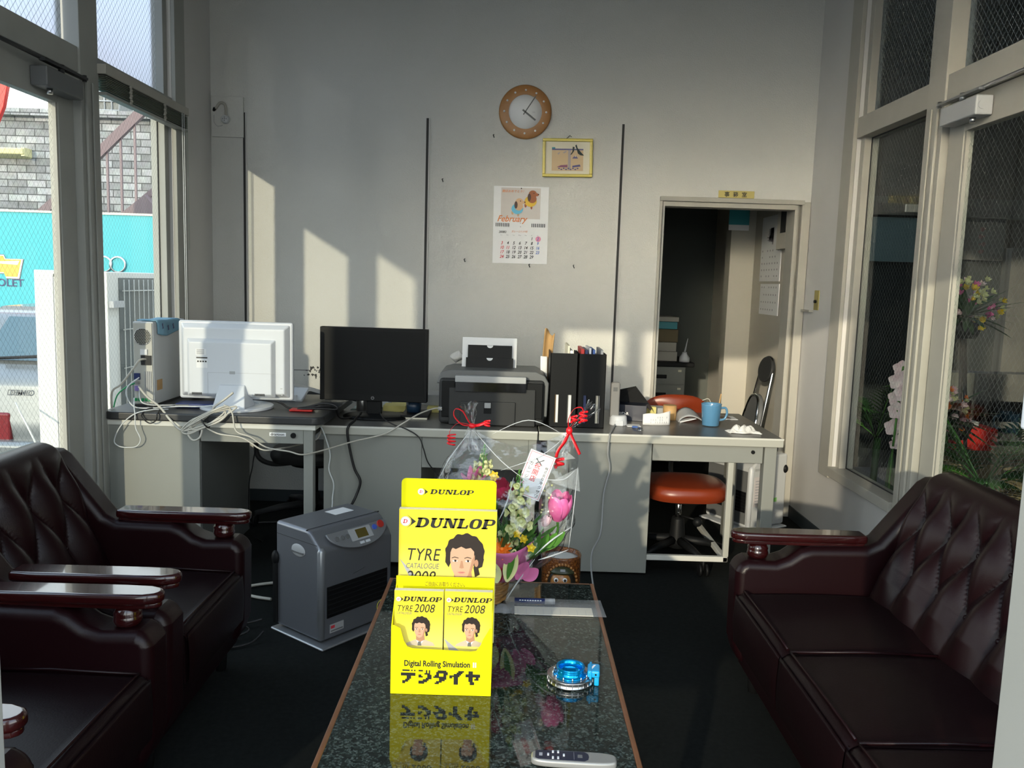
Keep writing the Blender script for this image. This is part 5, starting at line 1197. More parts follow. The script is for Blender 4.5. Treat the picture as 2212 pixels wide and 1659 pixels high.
# blocky katakana, drawn on a pixel grid
K = {'デ': ['.XXXXX.X.X', '..........', 'XXXXXXXXXX', 'XXXXXXXXXX', '....XXX...', '....XXX...', '...XXX....', '.XXXX.....', '.XX.......'],
     'ジ': ['.XXX..X.X.', '......X.X.', '.....XXXX.', '.XX....XXX', '.XXX...XXX', '......XXXX', '....XXXX..', '.XXXXXX...', '.XXXX.....'],
     'タ': ['...XXXXXX.', '..XXXXXXXX', '..XX...XXX', '.XXX...XX.', 'XXXXXXXXX.', '....XXXXX.', '....XXXX..', '..XXXX....', '.XXX......'],
     'イ': ['......XXXX', '.....XXXX.', '...XXXXX..', 'XXXXXXX...', 'XX.XXX....', '...XXX....', '...XXX....', '...XXX....', '...XXX....'],
     'ヤ': ['..XXX.....', '..XXX.....', 'XXXXXXXXXX', 'XXXXXXXXXX', '..XXX..XX.', '..XXX.XXX.', '..XXX.....', '...XXX....', '...XXX....']}
g = G(); px, pz = .00372, .0039
for k, ch in enumerate('デジタイヤ'):
    for r_, row in enumerate(K[ch]):
        c0 = 0
        while c0 < 10:
            if row[c0] == 'X':
                c1 = c0
                while c1 < 10 and row[c1] == 'X': c1 += 1
                g.rect(k*.0392+c0*px*.95, k*.0392+c1*px*.95, -r_*pz-pz*1.02, -r_*pz); c0 = c1
            else: c0 += 1
g.xf(wallm(-.243, 1.9096, ZT+.0625)); g.world = True; g.build('katakana_lettering', 'ink', fp)
for xx in (x0, x1-.002): G(True).prism([(1.912, ZT), (2.055, ZT), (2.062, ZT+.26), (1.998, ZT+.26), (1.955, ZT+.215), (1.912, ZT+.172)], 'x', xx, xx+.002).build('side', 'yellow', t)
sp_ = G(True).prism([(1.988, ZT+.215), (1.990, ZT+.215), (1.992, ZT+.268), (1.990, ZT+.268)], 'x', x0-.0, x1).build('middle_band', 'yellow', t)
g = G().text('ご自由にお取りください。', 0, 0, .0125, 0, 0, .02); L_ = max(v.x for v in g.v); g.xf(Matrix.Scale(.100/L_, 4, (1, 0, 0))); g.xf(wallm(-.197, 1.9885, ZT+.2455)); g.world = True; g.build('lettering', 'inkg', sp_)
g = G(True); n = 8; r = .012
hp = [(x0+.002, .09), (x1-.002, .09), (x1-.002, .502-r)]+[(x1-.002-r+r*cos(pi/2*k/n), .502-r+r*sin(pi/2*k/n)) for k in range(n+1)]+[(x0+.002+r+r*cos(pi/2+pi/2*k/n), .502-r+r*sin(pi/2+pi/2*k/n)) for k in range(n+1)]
bc = G(True).prism([(a, ZT+b) for a, b in hp], 'y', 2.050, 2.053).build('back_card', 'yellow', t)
g = G(); logo(g, 0, .0055, .0085, 0); w_ = letters(g, 'DUNLOP', .0225, 0, .0125, 0, 1, .28, 1.36)
g.xf(wallm(-.2165, 2.0494, ZT+.463)); g.world = True; g.build('printed_logo', INK, bc)
G(True).box(x0, x1, 1.912, 2.055, ZT, ZT+.003).build('base', 'yellow', t)
G(True).prism([(2.053, ZT+.35), (2.15, ZT), (2.153, ZT), (2.056, ZT+.36)], 'x', -.20, -.09).build('strut', 'yellow', t)
# big catalogue
def catalogue(name, label, X0, X1, y, Z0, Z1, thick, big, group=None):
    w, h = X1-X0, Z1-Z0
    t = thing(name, label, 'catalogue', ((X0+X1)/2, y, Z0), 0, group)
    G(True).box(X0, X1, y, y+thick, Z0, Z1).build('pages', 'cream', t)
    g = G().rect(0, w, 0, h, 0, 9)
    if big:
        logo(g, .016, h-.031, .0125, .0003); letters(g, 'DUNLOP', .040, h-.046, .0255, .0003, 1, .28, 1.20)
        g.text('TYRE', .018, h-.131, .045, .0003, 1, .002, .22, sx=.78, sp=1.05); g.text('CATALOGUE', .018, h-.152, .0195, .0003, 12, .008, .2, sx=.72, sp=1.0); g.text('2008', .018, h-.190, .046, .0003, 1, .002, .22, sx=.80)
        g.poly([(.003, h-.128), (.085, h-.215), (.05, h-.215)], .0002, 4)
        portrait(g, .160, h-.133, .068, .0004, False, -.78)
        g.poly([(.112, h-.19), (.16, h-.183), (.215, h-.186), (.225, h-.215), (.10, h-.215)], .00035, 7)
    else:
        logo(g, .010, h-.022, .0058, .0003); letters(g, 'DUNLOP', .0215, h-.0270, .0120, .0003, 1, .28, 1.19)
        g.text('TYRE', .006, h-.052, .021, .0003, 1, .0, .22, sx=.75, sp=1.05); g.text('CATALOGUE', .006, h-.060, .0085, .0003, 12, .006, .2, sx=.72); g.text('2008', .047, h-.054, .030, .0003, 1, .002, .22, sx=.84)
        g.poly([(0, h-.12), (.055, h-.165), (.02, h-.165)], .0002, 4)
        portrait(g, .063, h-.098, .031, .0004, True)
    g.xf(wallm(X0, y-.0004, Z0)); g.world = True; g.build('cover', INK, t)
catalogue('catalogue', 'large yellow catalogue standing at the back of the yellow stand', -.266, -.022, 2.012, ZT+.09, .854, .018, True)
catalogue('catalogue', 'small yellow catalogue in the left half of the front pocket', -.2645, -.1455, 1.935, ZT+.004, .673, .015, False, 'small catalogues in the front pocket')
catalogue('catalogue', 'small yellow catalogue in the right half of the front pocket', -.1425, -.0265, 1.938, ZT+.004, .673, .015, False, 'small catalogues in the front pocket')

# ---- brake disc shaped ornament
t = thing('brake_disc_ornament', 'small brake disc shaped ornament with a bright blue hub and caliper on the granite table', 'ornament', (.176, 2.005, ZT))
d = G().lathe([(.030, .002), (.0575, .002), (.0592, .003), (.0592, .0042), (.0575, .0046), (.0575, .0156), (.0592, .016), (.0592, .0172), (.0575, .0185), (.030, .0185), (.030, .002)], seg=72).build('disc', 'steelb', t)
for k in range(24):
    a = 2*pi*(k+.5)/24; G().box(.0572, .0586, -.0008, .0008, .0044, .0158).xf(Matrix.Rotation(a, 4, 'Z')).build('vane', 'chrome', d)
G().lathe([(.0555, 0), (.0555, .002), (.03, .002)], seg=48, caps=False).build('rubber_foot', 'black', d)
hb_ = G().lathe([(.043, .0185), (.0425, .020), (.038, .0215), (.0355, .0235), (.035, .033), (.0365, .0385), (.0355, .040), (.033, .0395), (.0295, .036), (.028, .026), (.0285, .021), (0, .020)], seg=64).build('hub', 'anod', t)
for k in range(12):
    a = 2*pi*(k+.3)/12; G().lathe([(.0022, 0), (.0022, .0055), (0, .0075)], (.0445*cos(a), .0445*sin(a), .0185), 10).build('stud', 'chrome', hb_)
cl = G().box(.043, .074, -.026, .020, .022, .041).build('caliper', 'anodp', t, bevel=.005, seg=3)
G().box(.0605, .073, -.022, .018, .0, .024).build('caliper_foot', 'anodp', cl, bevel=.003)
G().box(.048, .054, -.030, .024, .020, .043).build('caliper_rib', 'anodp', cl, bevel=.002)
G().cyl((.064, -.0265, .032), .0025, .001, 10, 0, 'y').build('bolt_hole', 'black', cl)
g = G().prism([(.050, -.012), (.055, -.013), (.064, .010), (.058, .008)], 'z', .0411, .0416); g.build('sticker', 'inkw', cl)
t.rotation_euler = (0, 0, radians(-6)); RM[t] = Matrix.Translation(t.location) @ Matrix.Rotation(radians(-6), 4, 'Z')
# ---- remote control
t = thing('remote_control', 'silver remote control with a dark key panel at the front edge of the granite table', 'remote control', (.158, 1.635, ZT), radians(-3))
n = 40; pl = []
for k in range(n):
    a = 2*pi*k/n; e = .5; pl.append((.090*abs(cos(a))**e*(1 if cos(a) >= 0 else -1)*(1 if cos(a) < 0 else 1.0), .0225*abs(sin(a))**e*(1 if sin(a) >= 0 else -1)))
b = G().prism(pl, 'z', 0, .016, 0, True).build('body', mat('remote_silver', (.30, .30, .285), .35, metal=.35), t, bevel=.005, seg=3)
pl2 = [(-.081, -.012), (-.074, -.016), (.022, -.017), (.030, -.010), (.032, 0), (.030, .010), (.022, .017), (-.074, .016), (-.081, .012)]
kp = G().prism(pl2, 'z', .0158, .0168).build('key_panel', 'navyb', b)
for x, y in ((-.054, 0), (-.044, .011), (-.044, -.011), (-.033, .011), (-.033, -.011), (-.021, 0)): G().box(x-.002, x+.002, y-.0035, y+.0035, .0165, .0185).build('key', 'white', kp)
G().box(.008, .018, -.005, .005, .0165, .0175).build('key', 'mgrey', kp)
g = G().rect(-.073, -.066, -.006, .006, .0171).rect(.0, .0006, -.014, .014, .0171); g.build('key_markings', 'inkgrey', kp)
# ---- pouch with marker and slip
t = thing('plastic_pouch', 'clear plastic pouch lying at the far end of the granite table', 'pouch', (.155, 2.475, ZT))
g = G(True); g.grid(lambda u, v: ((.0+.0*v)+u*(.309+.005*(1-v)), 2.405+.135*v, ZT+.004+.012*sin(pi*u)**.5*sin(pi*v)+.004*sin(19*u)*(u < .2)), 26, 10)
g.grid(lambda u, v: (-.03+.05*u, 2.41+.10*v, ZT+.006+.016*sin(pi*u)*sin(pi*v*1.5)), 8, 8); g.build('film', 'envp', t)
t = thing('marker_pen', 'dark blue marker with a pale cap inside the plastic pouch', 'marker', (.13, 2.50, ZT+.001))
b = G(True).cyl((.035, 2.502, ZT+.0105), .009, .095, 16, 0, 'x').build('barrel', 'navy', t); G(True).cyl((.130, 2.502, ZT+.0105), .0095, .032, 16, 0, 'x').build('cap', 'lgrey', t)
g = G(True)
for k in range(9): g.box(.05+.008*k, .055+.008*k, 2.4935, 2.495, ZT+.014, ZT+.0165)
g.build('barrel_print', 'inkw', b)
sl_ = G().box(.035, .275, 2.415, 2.475, ZT+.001, ZT+.0035).build('paper_slip', 'cream'); tag(sl_, 'printed paper slip inside the plastic pouch', 'paper'); RM[sl_] = Matrix.Translation(sl_.location)
g = G(True)
for k in range(9): g.box(.045+.026*k, .0458+.026*k, 2.417, 2.455, ZT+.0034, ZT+.0037)
g.build('ruled_lines', 'inkgrey', sl_)

# ---- racoon dog pot behind the table
t = thing('ashtray_pot', 'brown glazed pot with a racoon dog face and white sand, standing behind the coffee table', 'pot', (.238, 3.36, 0))
b = G().lathe([(0, 0), (.076, 0), (.080, .01), (.082, .29), (.083, .302), (.080, .308), (.074, .304), (.072, .285), (0, .285)], seg=48).build('body', 'tanuki', t)
G().lathe([(0, .294), (.05, .293), (.073, .290), (.073, .286), (0, .286)], seg=36).build('sand', 'sand', t)
G().ell((0, -.060, .195), (.058, .030, .080), 24, 16).build('cave_shadow', mat('cave_shade', (.012, .008, .004), .5), b)  # shade inside the arch painted in as a dark ellipsoid
n = 15
for k in range(n):
    a = pi*.05+pi*.9*k/(n-1); x_ = .062*cos(a); z_ = .196+.088*sin(a); G().ell((x_, -sqrt(max(.083**2-x_*x_, 0))-.001, z_), (.0055, .005, .006), 10, 8).build('rim_bead', 'tanf', b)
fc = G().ell((-.006, -.085, .212), (.042, .026, .042), 24, 16).build('face', 'tanf', b)
for s_ in (-1, 1):
    G().ell((-.008+s_*.018, -.108, .227), (.0095, .005, .0095), 14, 10).build('eye', 'inkw', fc); G().ell((-.008+s_*.018, -.112, .227), (.0055, .003, .0058), 12, 8).build('pupil', 'ink', fc)
G().ell((-.008, -.115, .211), (.008, .010, .007), 12, 8).build('nose', 'black', fc)
G().lathe([(.050, 0), (.047, .007), (.032, .020), (.014, .028), (0, .029)], (0, -.076, .247), 28, sy=.55).build('hat', 'olive', fc)
G().box(-.010, .010, -.108, -.100, .262, .270).build('hat_badge', 'lgrey', fc)
# ================================================================ flower basket in cellophane
t = thing('flower_basket', 'basket of pink and yellow flowers wrapped in cellophane with red ribbons and a gift card', 'flowers', (-.04, 2.53, ZT))
b = G(True).lathe([(0, ZT+.002), (.062, ZT), (.070, ZT+.01), (.084, ZT+.092), (.088, ZT+.10), (.082, ZT+.10), (.070, ZT+.02), (0, ZT+.015)], (-.065, 2.53, 0), 40)
for k in range(9): b.tube([((-.065+(.0705+.0145*k/8)*cos(a)), 2.53+(.0705+.0145*k/8)*sin(a), ZT+.012+.0098*k+.002*sin(a*9+k*pi)) for a in [2*pi*j/48 for j in range(48)]], .0042, 5, closed=True)
b.build('basket', 'wicker', t)
def cone_paper(name, m, c, a0, a1, r0, r1, z0, z1, rip):
    g = G(True); g.grid(lambda u, v: (c[0]+(r0+(r1-r0)*v+rip*sin(14*u+2*v)*v)*cos(a0+(a1-a0)*u), c[1]+(r0+(r1-r0)*v+rip*sin(14*u+2*v)*v)*sin(a0+(a1-a0)*u), z0+(z1-z0)*v+rip*sin(11*u)*v), 36, 8); return g.build(name, m, t, solid=.0012)
cone_paper('pink_wrapping', 'wrapp', (-.02, 2.53), -2.9, .5, .075, .155, ZT+.085, .640, .012)
cone_paper('crimson_wrapping', 'wrapr', (-.04, 2.525), -2.6, .1, .078, .115, ZT+.088, .575, .008)
def petal(c, d, upv, L_, w, curl, n=8):
    d = Vector(d).normalized(); u_ = Vector(upv); u_ = (u_-d*u_.dot(d)).normalized(); s_ = d.cross(u_)
    def fn(u, v):
        k = sin(pi*min(v*.96+.02, 1))**.7*w*(u-.5)*2
        return Vector(c)+d*(L_*v)+s_*k+u_*(curl*v*v+.3*w*((u-.5)*2)**2*sin(pi*v))
    return fn
def tulip(c, ax, m, s_=1., name='tulip', open_=.25):
    g = G(True); ax = Vector(ax).normalized(); o = ax.orthogonal().normalized(); q = ax.cross(o)
    for k in range(6):
        a = 2*pi*k/6+(.5 if k % 2 else 0)*.4; d = (o*cos(a)+q*sin(a))
        R0 = .030*s_*(1 if k % 2 else .9)
        def fn(u, v, d=d, a=a):
            aa = (u-.5)*1.5; dd = d*cos(aa)+(ax.cross(d))*sin(aa)
            r = R0*(sin(pi*min(.12+v*.62, 1))**.8)*(1+open_*v*v*.6)
            zt = .075*s_*v*(1-.22*(abs(u-.5)*2)**2.2*v)
            return Vector(c)+dd*r+ax*zt
        g.grid(fn, 8, 10)
    g.ell(Vector(c)+ax*.004*s_, .008*s_, 8, 6)
    f = g.build(name, m, t)
    G(True).tube(spline([c, Vector(c)-ax*.05+Vector((-.01, 0, -.02)), (-.03, 2.52, ZT+.10)], 6), .0038, 6).build('stem', 'leaf', f); return f
tulip((.158, 2.475, .705), (.10, -.25, 1), 'pink', 1.18)
tulip((.115, 2.455, .690), (.45, -.3, 1), 'pinkl', .55, 'tulip_bud', -.5)
tulip((-.022, 2.49, .765), (0, -.7, 1), 'rose', .95, 'rose')
tulip((.005, 2.56, .74), (0, -.5, 1), 'rose', .8, 'rose')
def snapdragon(p0, p1, R0, n, seed):
    rnd = random.Random(seed); P0, P1 = Vector(p0), Vector(p1); ax = (P1-P0).normalized(); o = ax.orthogonal().normalized(); q = ax.cross(o)
    st = G(True).tube([(-.03, 2.52, ZT+.10), P0, P1], [.004, .0042, .002], 6); 
    L_ = (P1-P0).length
    for k in range(14):
        v = .72+.28*k/14; a = k*2.4; r = .010*(1-(v-.72)/.30)+.002; c = P0+ax*L_*v+(o*cos(a)+q*sin(a))*r; st.ell(c, (.005*(1.3-v), .005*(1.3-v), .009*(1.4-v)), 6, 5)
    s_ = st.build('snapdragon_stem', 'leaf', t)
    g = G(True)
    for k in range(n):
        v = k/n*.80; a = k*2.4+rnd.random(); r = R0*(1-.62*v); d = o*cos(a)+q*sin(a); c = P0+ax*L_*v+d*r*.75
        sz = .0225*(1-.5*v)
        g.tube([P0+ax*(L_*v-.004)+d*.003, c], [sz*.35, sz*.6], 7)
        for j in range(5):
            b_ = 2*pi*j/5+a; e_ = (d*.4+(ax*cos(b_)+ax.cross(d)*sin(b_))*.9).normalized(); g.grid(petal(c+d*sz*.3, e_, d, sz*.95, sz*.52, sz*.30), 5, 5)
        g.ell(c+d*sz*.55, (sz*.38, sz*.38, sz*.32), 7, 5)
    g.build('snapdragon_florets', 'snap', t)
snapdragon((-.082, 2.53, .74), (-.072, 2.52, .925), .032, 17, 1)
snapdragon((.037, 2.44, .685), (.036, 2.43, .868), .036, 18, 2)
snapdragon((.01, 2.43, .62), (.0, 2.42, .70), .022, 8, 5)
def daisy(c, nrm_, m, R_, n, name, w=.28):
    g = G(True); nv = Vector(nrm_).normalized(); o = nv.orthogonal().normalized(); q = nv.cross(o)
    for L2 in range(2):
        for k in range(n):
            a = 2*pi*(k+.5*L2)/n; d = (o*cos(a)+q*sin(a))+nv*(.25+.3*L2); g.grid(petal(c, d, nv, R_*(1-.2*L2), R_*w*.5, R_*.1), 4, 6)
    g.ell(Vector(c)+nv*.005, .007, 8, 6); return g.build(name, m, t)
daisy((-.008, 2.405, .628), (-.3, -1, .5), 'orfl', .036, 13, 'gerbera')
daisy((-.040, 2.46, .838), (.1, -1, .4), 'yfl', .017, 6, 'yellow_blossom', .6); daisy((.055, 2.41, .66), (0, -1, .5), 'yfl', .015, 6, 'yellow_blossom', .6)
daisy((.078, 2.41, .634), (.2, -1, .2), 'yfl', .016, 5, 'yellow_blossom', .6); daisy((.035, 2.415, .672), (0, -1, .8), 'yfl', .015, 5, 'yellow_blossom', .6)
g = G(True)
for k in range(7):
    a = -1.9+.55*k; g.grid(petal((-.115, 2.53, .79), (cos(a)*.9, -.5+.1*k, .3+.5*sin(k)), (0, -.4, 1), .072, .018, .02), 6, 8)
g.build('lily', 'pink', t)
random.seed(11)
for kk in range(3):
    g = G(True)
    for k in range(34):
        a = random.uniform(0, 2*pi); r = random.uniform(.0, .12); zb = random.uniform(.54, .60)
        c = (-.0+r*.5*cos(a), 2.50+r*.45*sin(a), zb); d = (cos(a)*.7+random.uniform(-.3, .5), sin(a)*.5-.2, random.uniform(.5, 1.3)); g.grid(petal(c, d, (0, -.6, 1), random.uniform(.06, .16), random.uniform(.006, .014), random.uniform(-.02, .02)), 3, 7)
    g.build('foliage', ('leaf', 'leafd', 'leaf')[kk], t)
g = G(True)
for k in range(6): g.grid(petal((.04+.018*k, 2.45, .575+.008*k), (.15+.11*k, -.15, .9), (0, -1, .3), .085, .013, .012), 4, 8)
g.build('tulip_leaves', 'leaf', t)
dl = G(True).grid(petal((.008, 2.41, .525), (.2, -.12, 1), (0, -1, .3), .115, .022, .01), 6, 10).build('dracaena_leaf', 'snap', t); G(True).grid(petal((.010, 2.4065, .535), (.2, -.12, 1), (0, -1, .3), .10, .009, .009), 4, 10).build('leaf_stripe', 'leaf', dl)
G(True).grid(petal((-.02, 2.412, .52), (-.25, -.1, 1), (0, -1, .3), .075, .020, .01), 6, 10).build('dracaena_leaf', 'snap', t)
g = G(True)
for k in range(3): g.grid(petal((.015+.022*k, 2.42, .53), (.10+.35*k, -.15, .9-.1*k), (0, -1, .3), .085-.012*k, .020, .010), 6, 10)
g.build('pink_tissue_fold', 'wrapp', t)
g = G(True)
for k in range(16): g.ell((.09+.055*random.random(), 2.45+.04*random.random(), .72+.12*random.random()), .0038, 6, 5)
g.build('white_filler_flowers', 'snap', t)
# gift card
cw, chh = .080, .143
g = G(); g.rect(0, cw, 0, chh, 0, 0)
for a, b, c, d in ((.004, cw-.004, chh-.0052, chh-.004), (.004, cw-.004, .004, .0052), (.004, .0052, .004, chh-.004), (cw-.0052, cw-.004, .004, chh-.004)): g.rect(a, b, c, d, .0003, 1)
g.text('祝開店', .037, .094, .0195, .0004, 1, .01, 0, 'CENTER', vert=True); g.text('株式会社', .066, .098, .0105, .0004, 2, .005, vert=True, align='CENTER'); g.text('キタザワ', .066, .050, .0135, .0004, 2, .005, vert=True); g.text('ガレージ', .017, .098, .0135, .0004, 2, .0, vert=True); g.text('より', .014, .034, .0125, .0004, 3, .0, vert=True)
for (a, b) in (((.026, .122), (.037, .113)), ((.050, .124), (.037, .114)), ((.036, .114), (.028, .105)), ((.038, .114), (.050, .105))):
    v = Vector((b[0]-a[0], b[1]-a[1], 0)); n_ = Vector((-v.y, v.x, 0)).normalized()*.0019; g.poly([(a[0]+n_.x, a[1]+n_.y), (a[0]-n_.x, a[1]-n_.y), (b[0]-n_.x*.5, b[1]-n_.y*.5), (b[0]+n_.x*.5, b[1]+n_.y*.5)], .0005, 4)
g.xf(wallm(.022, 2.442, .795) @ Matrix.Rotation(radians(-19.5), 4, 'Z') @ Matrix.Translation((0, 0, 0))); g.world = True
g.build('gift_card', ['paper', 'inkr', 'ink', 'wrapr', 'mgrey'], t)
# cellophane
def cel(u, v):
    a = 2*pi*u
    H_ = [(0.0, .062, .062, -.065), (.10, .095, .090, -.05), (.28, .16, .12, -.01), (.48, .205, .135, .0), (.68, .215, .13, -.002), (.82, .20, .085, .01), (.92, .175, .035, .03), (1., .16, .008, .035)]
    for i in range(len(H_)-1):
        if H_[i][0] <= v <= H_[i+1][0]:
            f = (v-H_[i][0])/(H_[i+1][0]-H_[i][0]); p = [H_[i][k]*(1-f)+H_[i+1][k]*f for k in range(4)]; break
    amp = .010*sin(pi*min(v*1.05, 1))+.003
    n_ = amp*(sin(a*7+v*9)+.7*sin(a*13-v*14+1)+.5*sin(a*23+v*31))
    rx, ry, cx_ = p[1]+n_*.8, max(p[2]+n_, .003), p[3]
    z = ZT+.012+v*.515+(.028*abs(cos(a))**2*v*v) - .03*v*v*(1-abs(cos(a)))
    return (cx_+rx*cos(a), 2.525+ry*sin(a), z)
ce = G(True).grid(cel, 110, 44).build('cellophane', 'film', t)
def ear(k, tip, flare, name):
    g = G(True); k = Vector(k); tip = Vector(tip); d = (tip-k); L_ = d.length; d.normalize(); o = d.orthogonal().normalized(); q = d.cross(o)
    def fn(u, v):
        a = 2*pi*u; r = .006+(.018 if flare > 0 else .018)*v+.006*sin(a*4+v*9)*v+.004*sin(a*7)*v
        return k+d*(L_*v+.006*sin(a*3)*v)+o*r*cos(a)*1.1+q*r*sin(a)*.6
    g.grid(fn, 26, 12); return g.build(name, 'film', ce)
ear((-.111, 2.52, .984), (-.122, 2.51, 1.050), 1, 'cellophane_tuft'); ear((.186, 2.52, .978), (.262, 2.50, 1.058), 1, 'cellophane_tuft')
ear((-.111, 2.52, .984), (-.10, 2.50, .91), 1, 'cellophane_gather'); ear((.186, 2.52, .978), (.165, 2.51, .90), 1, 'cellophane_gather')
# film creases, their bright glints painted in as whitish tubes
M['crease'] = mat('crease_glint', (.80, .84, .86), .15, alpha=.55)
def crease(pts, r=.0016): P_ = spline(pts, 6); G(True).tube(P_, [r*(.25+.75*sin(pi*i/(len(P_)-1))) for i in range(len(P_))], 4).build('cellophane_crease_glint', 'crease', ce)
crease([(.186, 2.50, .97), (.10, 2.42, .915), (-.02, 2.40, .87)]); crease([(-.111, 2.50, .975), (-.02, 2.40, .90), (.06, 2.40, .84)]); crease([(-.111, 2.51, .975), (-.17, 2.43, .90), (-.205, 2.43, .83)]); crease([(.215, 2.48, .87), (.205, 2.45, .75), (.195, 2.46, .62)]); crease([(.12, 2.405, .845), (.17, 2.43, .842), (.205, 2.47, .86)], .003)
crease([(.195, 2.46, .615), (.14, 2.42, .607), (.10, 2.40, .60)], .0028); crease([(.20, 2.45, .69), (.14, 2.41, .66), (.09, 2.40, .615)], .003); crease([(.09, 2.405, .60), (.04, 2.42, .52), (.01, 2.45, .455)], .003)
crease([(-.05, 2.50, .96), (.06, 2.48, 1.01), (.16, 2.50, .97)]); crease([(.02, 2.40, .85), (.0, 2.40, .77), (-.02, 2.40, .72)], .003)
# scalloped folded corner of film at the right
g = G(True); g.add([(.13, 2.41, .838), (.215, 2.46, .872), (.222, 2.455, .80), (.17, 2.42, .82)], [(0, 1, 2, 3)]); g.add([(.175, 2.45, .925), (.205, 2.46, .90), (.170, 2.45, .897)], [(0, 1, 2)])
g.build('film_corner', mat('milky_film', (.70, .74, .74), .2, alpha=.30), ce)
def ribbon(g, pts, w, axis=(0, 1, 0)):
    P = [Vector(p) for p in spline(pts, 8)]; vs = []; fs = []; ax = Vector(axis)
    for i, p in enumerate(P):
        tg = (P[min(i+1, len(P)-1)]-P[max(i-1, 0)]).normalized(); s_ = (ax-tg*ax.dot(tg)); s_ = s_.normalized() if s_.length > .05 else tg.orthogonal().normalized()
        vs += [p-s_*w/2, p+s_*w/2]
    for i in range(len(P)-1): fs.append((2*i, 2*i+1, 2*i+3, 2*i+2))
    g.add(vs, fs, 0, True)
def curl(c, r, h, turns, ax=(0, 0, -1)):
    return [Vector(c)+Vector((r*cos(2*pi*turns*k/24), r*.7*sin(2*pi*turns*k/24), -h*k/24)) for k in range(25)]
g = G(True); kx, ky, kz = -.111, 2.505, .984
ribbon(g, [(kx, ky, kz), (kx-.03, ky-.01, kz+.004), (kx-.055, ky-.015, kz+.03), (kx-.052, ky-.015, kz+.052), (kx-.030, ky-.01, kz+.045), (kx-.012, ky-.008, kz+.015), (kx, ky, kz)], .008, (.3, 1, .2))
ribbon(g, [(kx, ky, kz), (kx+.02, ky-.012, kz+.004), (kx+.045, ky-.012, kz+.014)], .009, (0, .5, 1)); g.tube(curl((kx+.045, ky-.01, kz+.018), .008, .018, 2.2), .0026, 6)
ribbon(g, [(kx, ky, kz), (kx-.04, ky-.02, kz+.01), (kx-.065, ky-.02, kz-.012), (kx-.068, ky-.02, kz-.03)], .004, (.2, 1, 0)); g.tube(curl((kx-.062, ky-.02, kz-.026), .012, .034, 3.2), .0022, 6)
g.ell((kx, ky-.006, kz), (.011, .011, .008), 10, 8); g.build('red_ribbon', 'red', t, solid=.0008)
g = G(True); kx, ky, kz = .186, 2.505, .978
ribbon(g, [(kx, ky, kz), (kx-.004, ky-.015, kz+.035), (kx+.010, ky-.018, kz+.068), (kx+.034, ky-.015, kz+.074), (kx+.040, ky-.012, kz+.052), (kx+.018, ky-.01, kz+.030), (kx, ky, kz)], .010, (.4, 1, .2))
g.tube(curl((kx+.040, ky-.016, kz+.062), .011, .034, 2.5), .0032, 6); g.tube(curl((kx+.012, ky-.016, kz+.048), .008, .020, 1.6), .0032, 6)
ribbon(g, [(kx, ky, kz), (kx-.012, ky-.015, kz-.03), (kx-.032, ky-.02, kz-.060), (kx-.038, ky-.02, kz-.082)], .011, (1, .5, 0)); g.tube(curl((kx-.028, ky-.022, kz-.085), .012, .026, 1.6), .0045, 6)
ribbon(g, [(kx, ky, kz), (kx+.014, ky-.015, kz-.03), (kx+.034, ky-.02, kz-.070)], .010, (1, .5, 0)); g.ell((kx, ky-.006, kz), (.010, .010, .012), 10, 8)
g.build('red_ribbon', 'red', t, solid=.0008)
G(True).add([(-.235+.02, 2.47, .80), (-.14, 2.44, .83), (-.17, 2.43, .808)], [(0, 1, 2)]).build('film_glint', 'film', ce)

# ================================================================ outside, left: forecourt seen through the wired glass
t = thing('sign_board', 'bright cyan sign board with car emblems in front of the grey brick wall', 'sign', (-5.5, 9.9, GZ))
bd = G(True).box(-9.5, -3.15, 9.9, 9.96, .35, 2.08).build('board', 'cyan', t); G(True).box(-9.5, -3.15, 9.885, 9.975, 2.075, 2.10).build('top_rail', 'cream', bd)
for x in (-9.0, -6.2, -3.4): G(True).box(x-.04, x+.04, 9.97, 10.05, GZ, 2.05).build('post', 'galv', t)
g = G(); w_ = 1.0
EMS = .66
bow = [(-.50, GZ), (-.20, GZ), (-.17, -.20), (.17, -.20), (.20, GZ), (.42, GZ), (.50, .10), (.20, .10), (.17, .18), (-.17, .18), (-.20, .10), (-.44, .10)]
g.poly([(a*1.07, b*1.14) for a, b in bow], 0, 1); g.poly([(a*1.04, b*1.08) for a, b in bow], .002, 2); g.poly([(a*.98, b*.96) for a, b in bow], .004, 0)
g.poly([(-.16, .03), (.46, .07), (.42, -.02), (.1, .0)], .006, 2)
g.xf(Matrix.Diagonal((EMS, EMS*.80, EMS, 1))); g.xf(wallm(-6.14, 9.895, 1.47)); g.world = True; g.build('bow_tie_emblem', ['gold', 'mgrey', 'inkw'], bd)
g = G().text('CHEVROLET', 0, 0, .125, 0, 0, .012, 0, sx=1.05); L_ = max(v.x for v in g.v); g.xf(wallm(-5.80-L_, 9.893, 1.205)); g.world = True; g.build('lettering', 'navy', bd)
for k in range(4):
    g = G(True); cx_ = -5.17+.165*k; g.lathe([(.083, -.012), (.100, -.012), (.100, .0), (.083, .0), (.083, -.012)], (cx_, 9.896-.003*(k % 2), 1.50), 40, 0, 'y'); g.build('ring_emblem', 'steelb', bd)
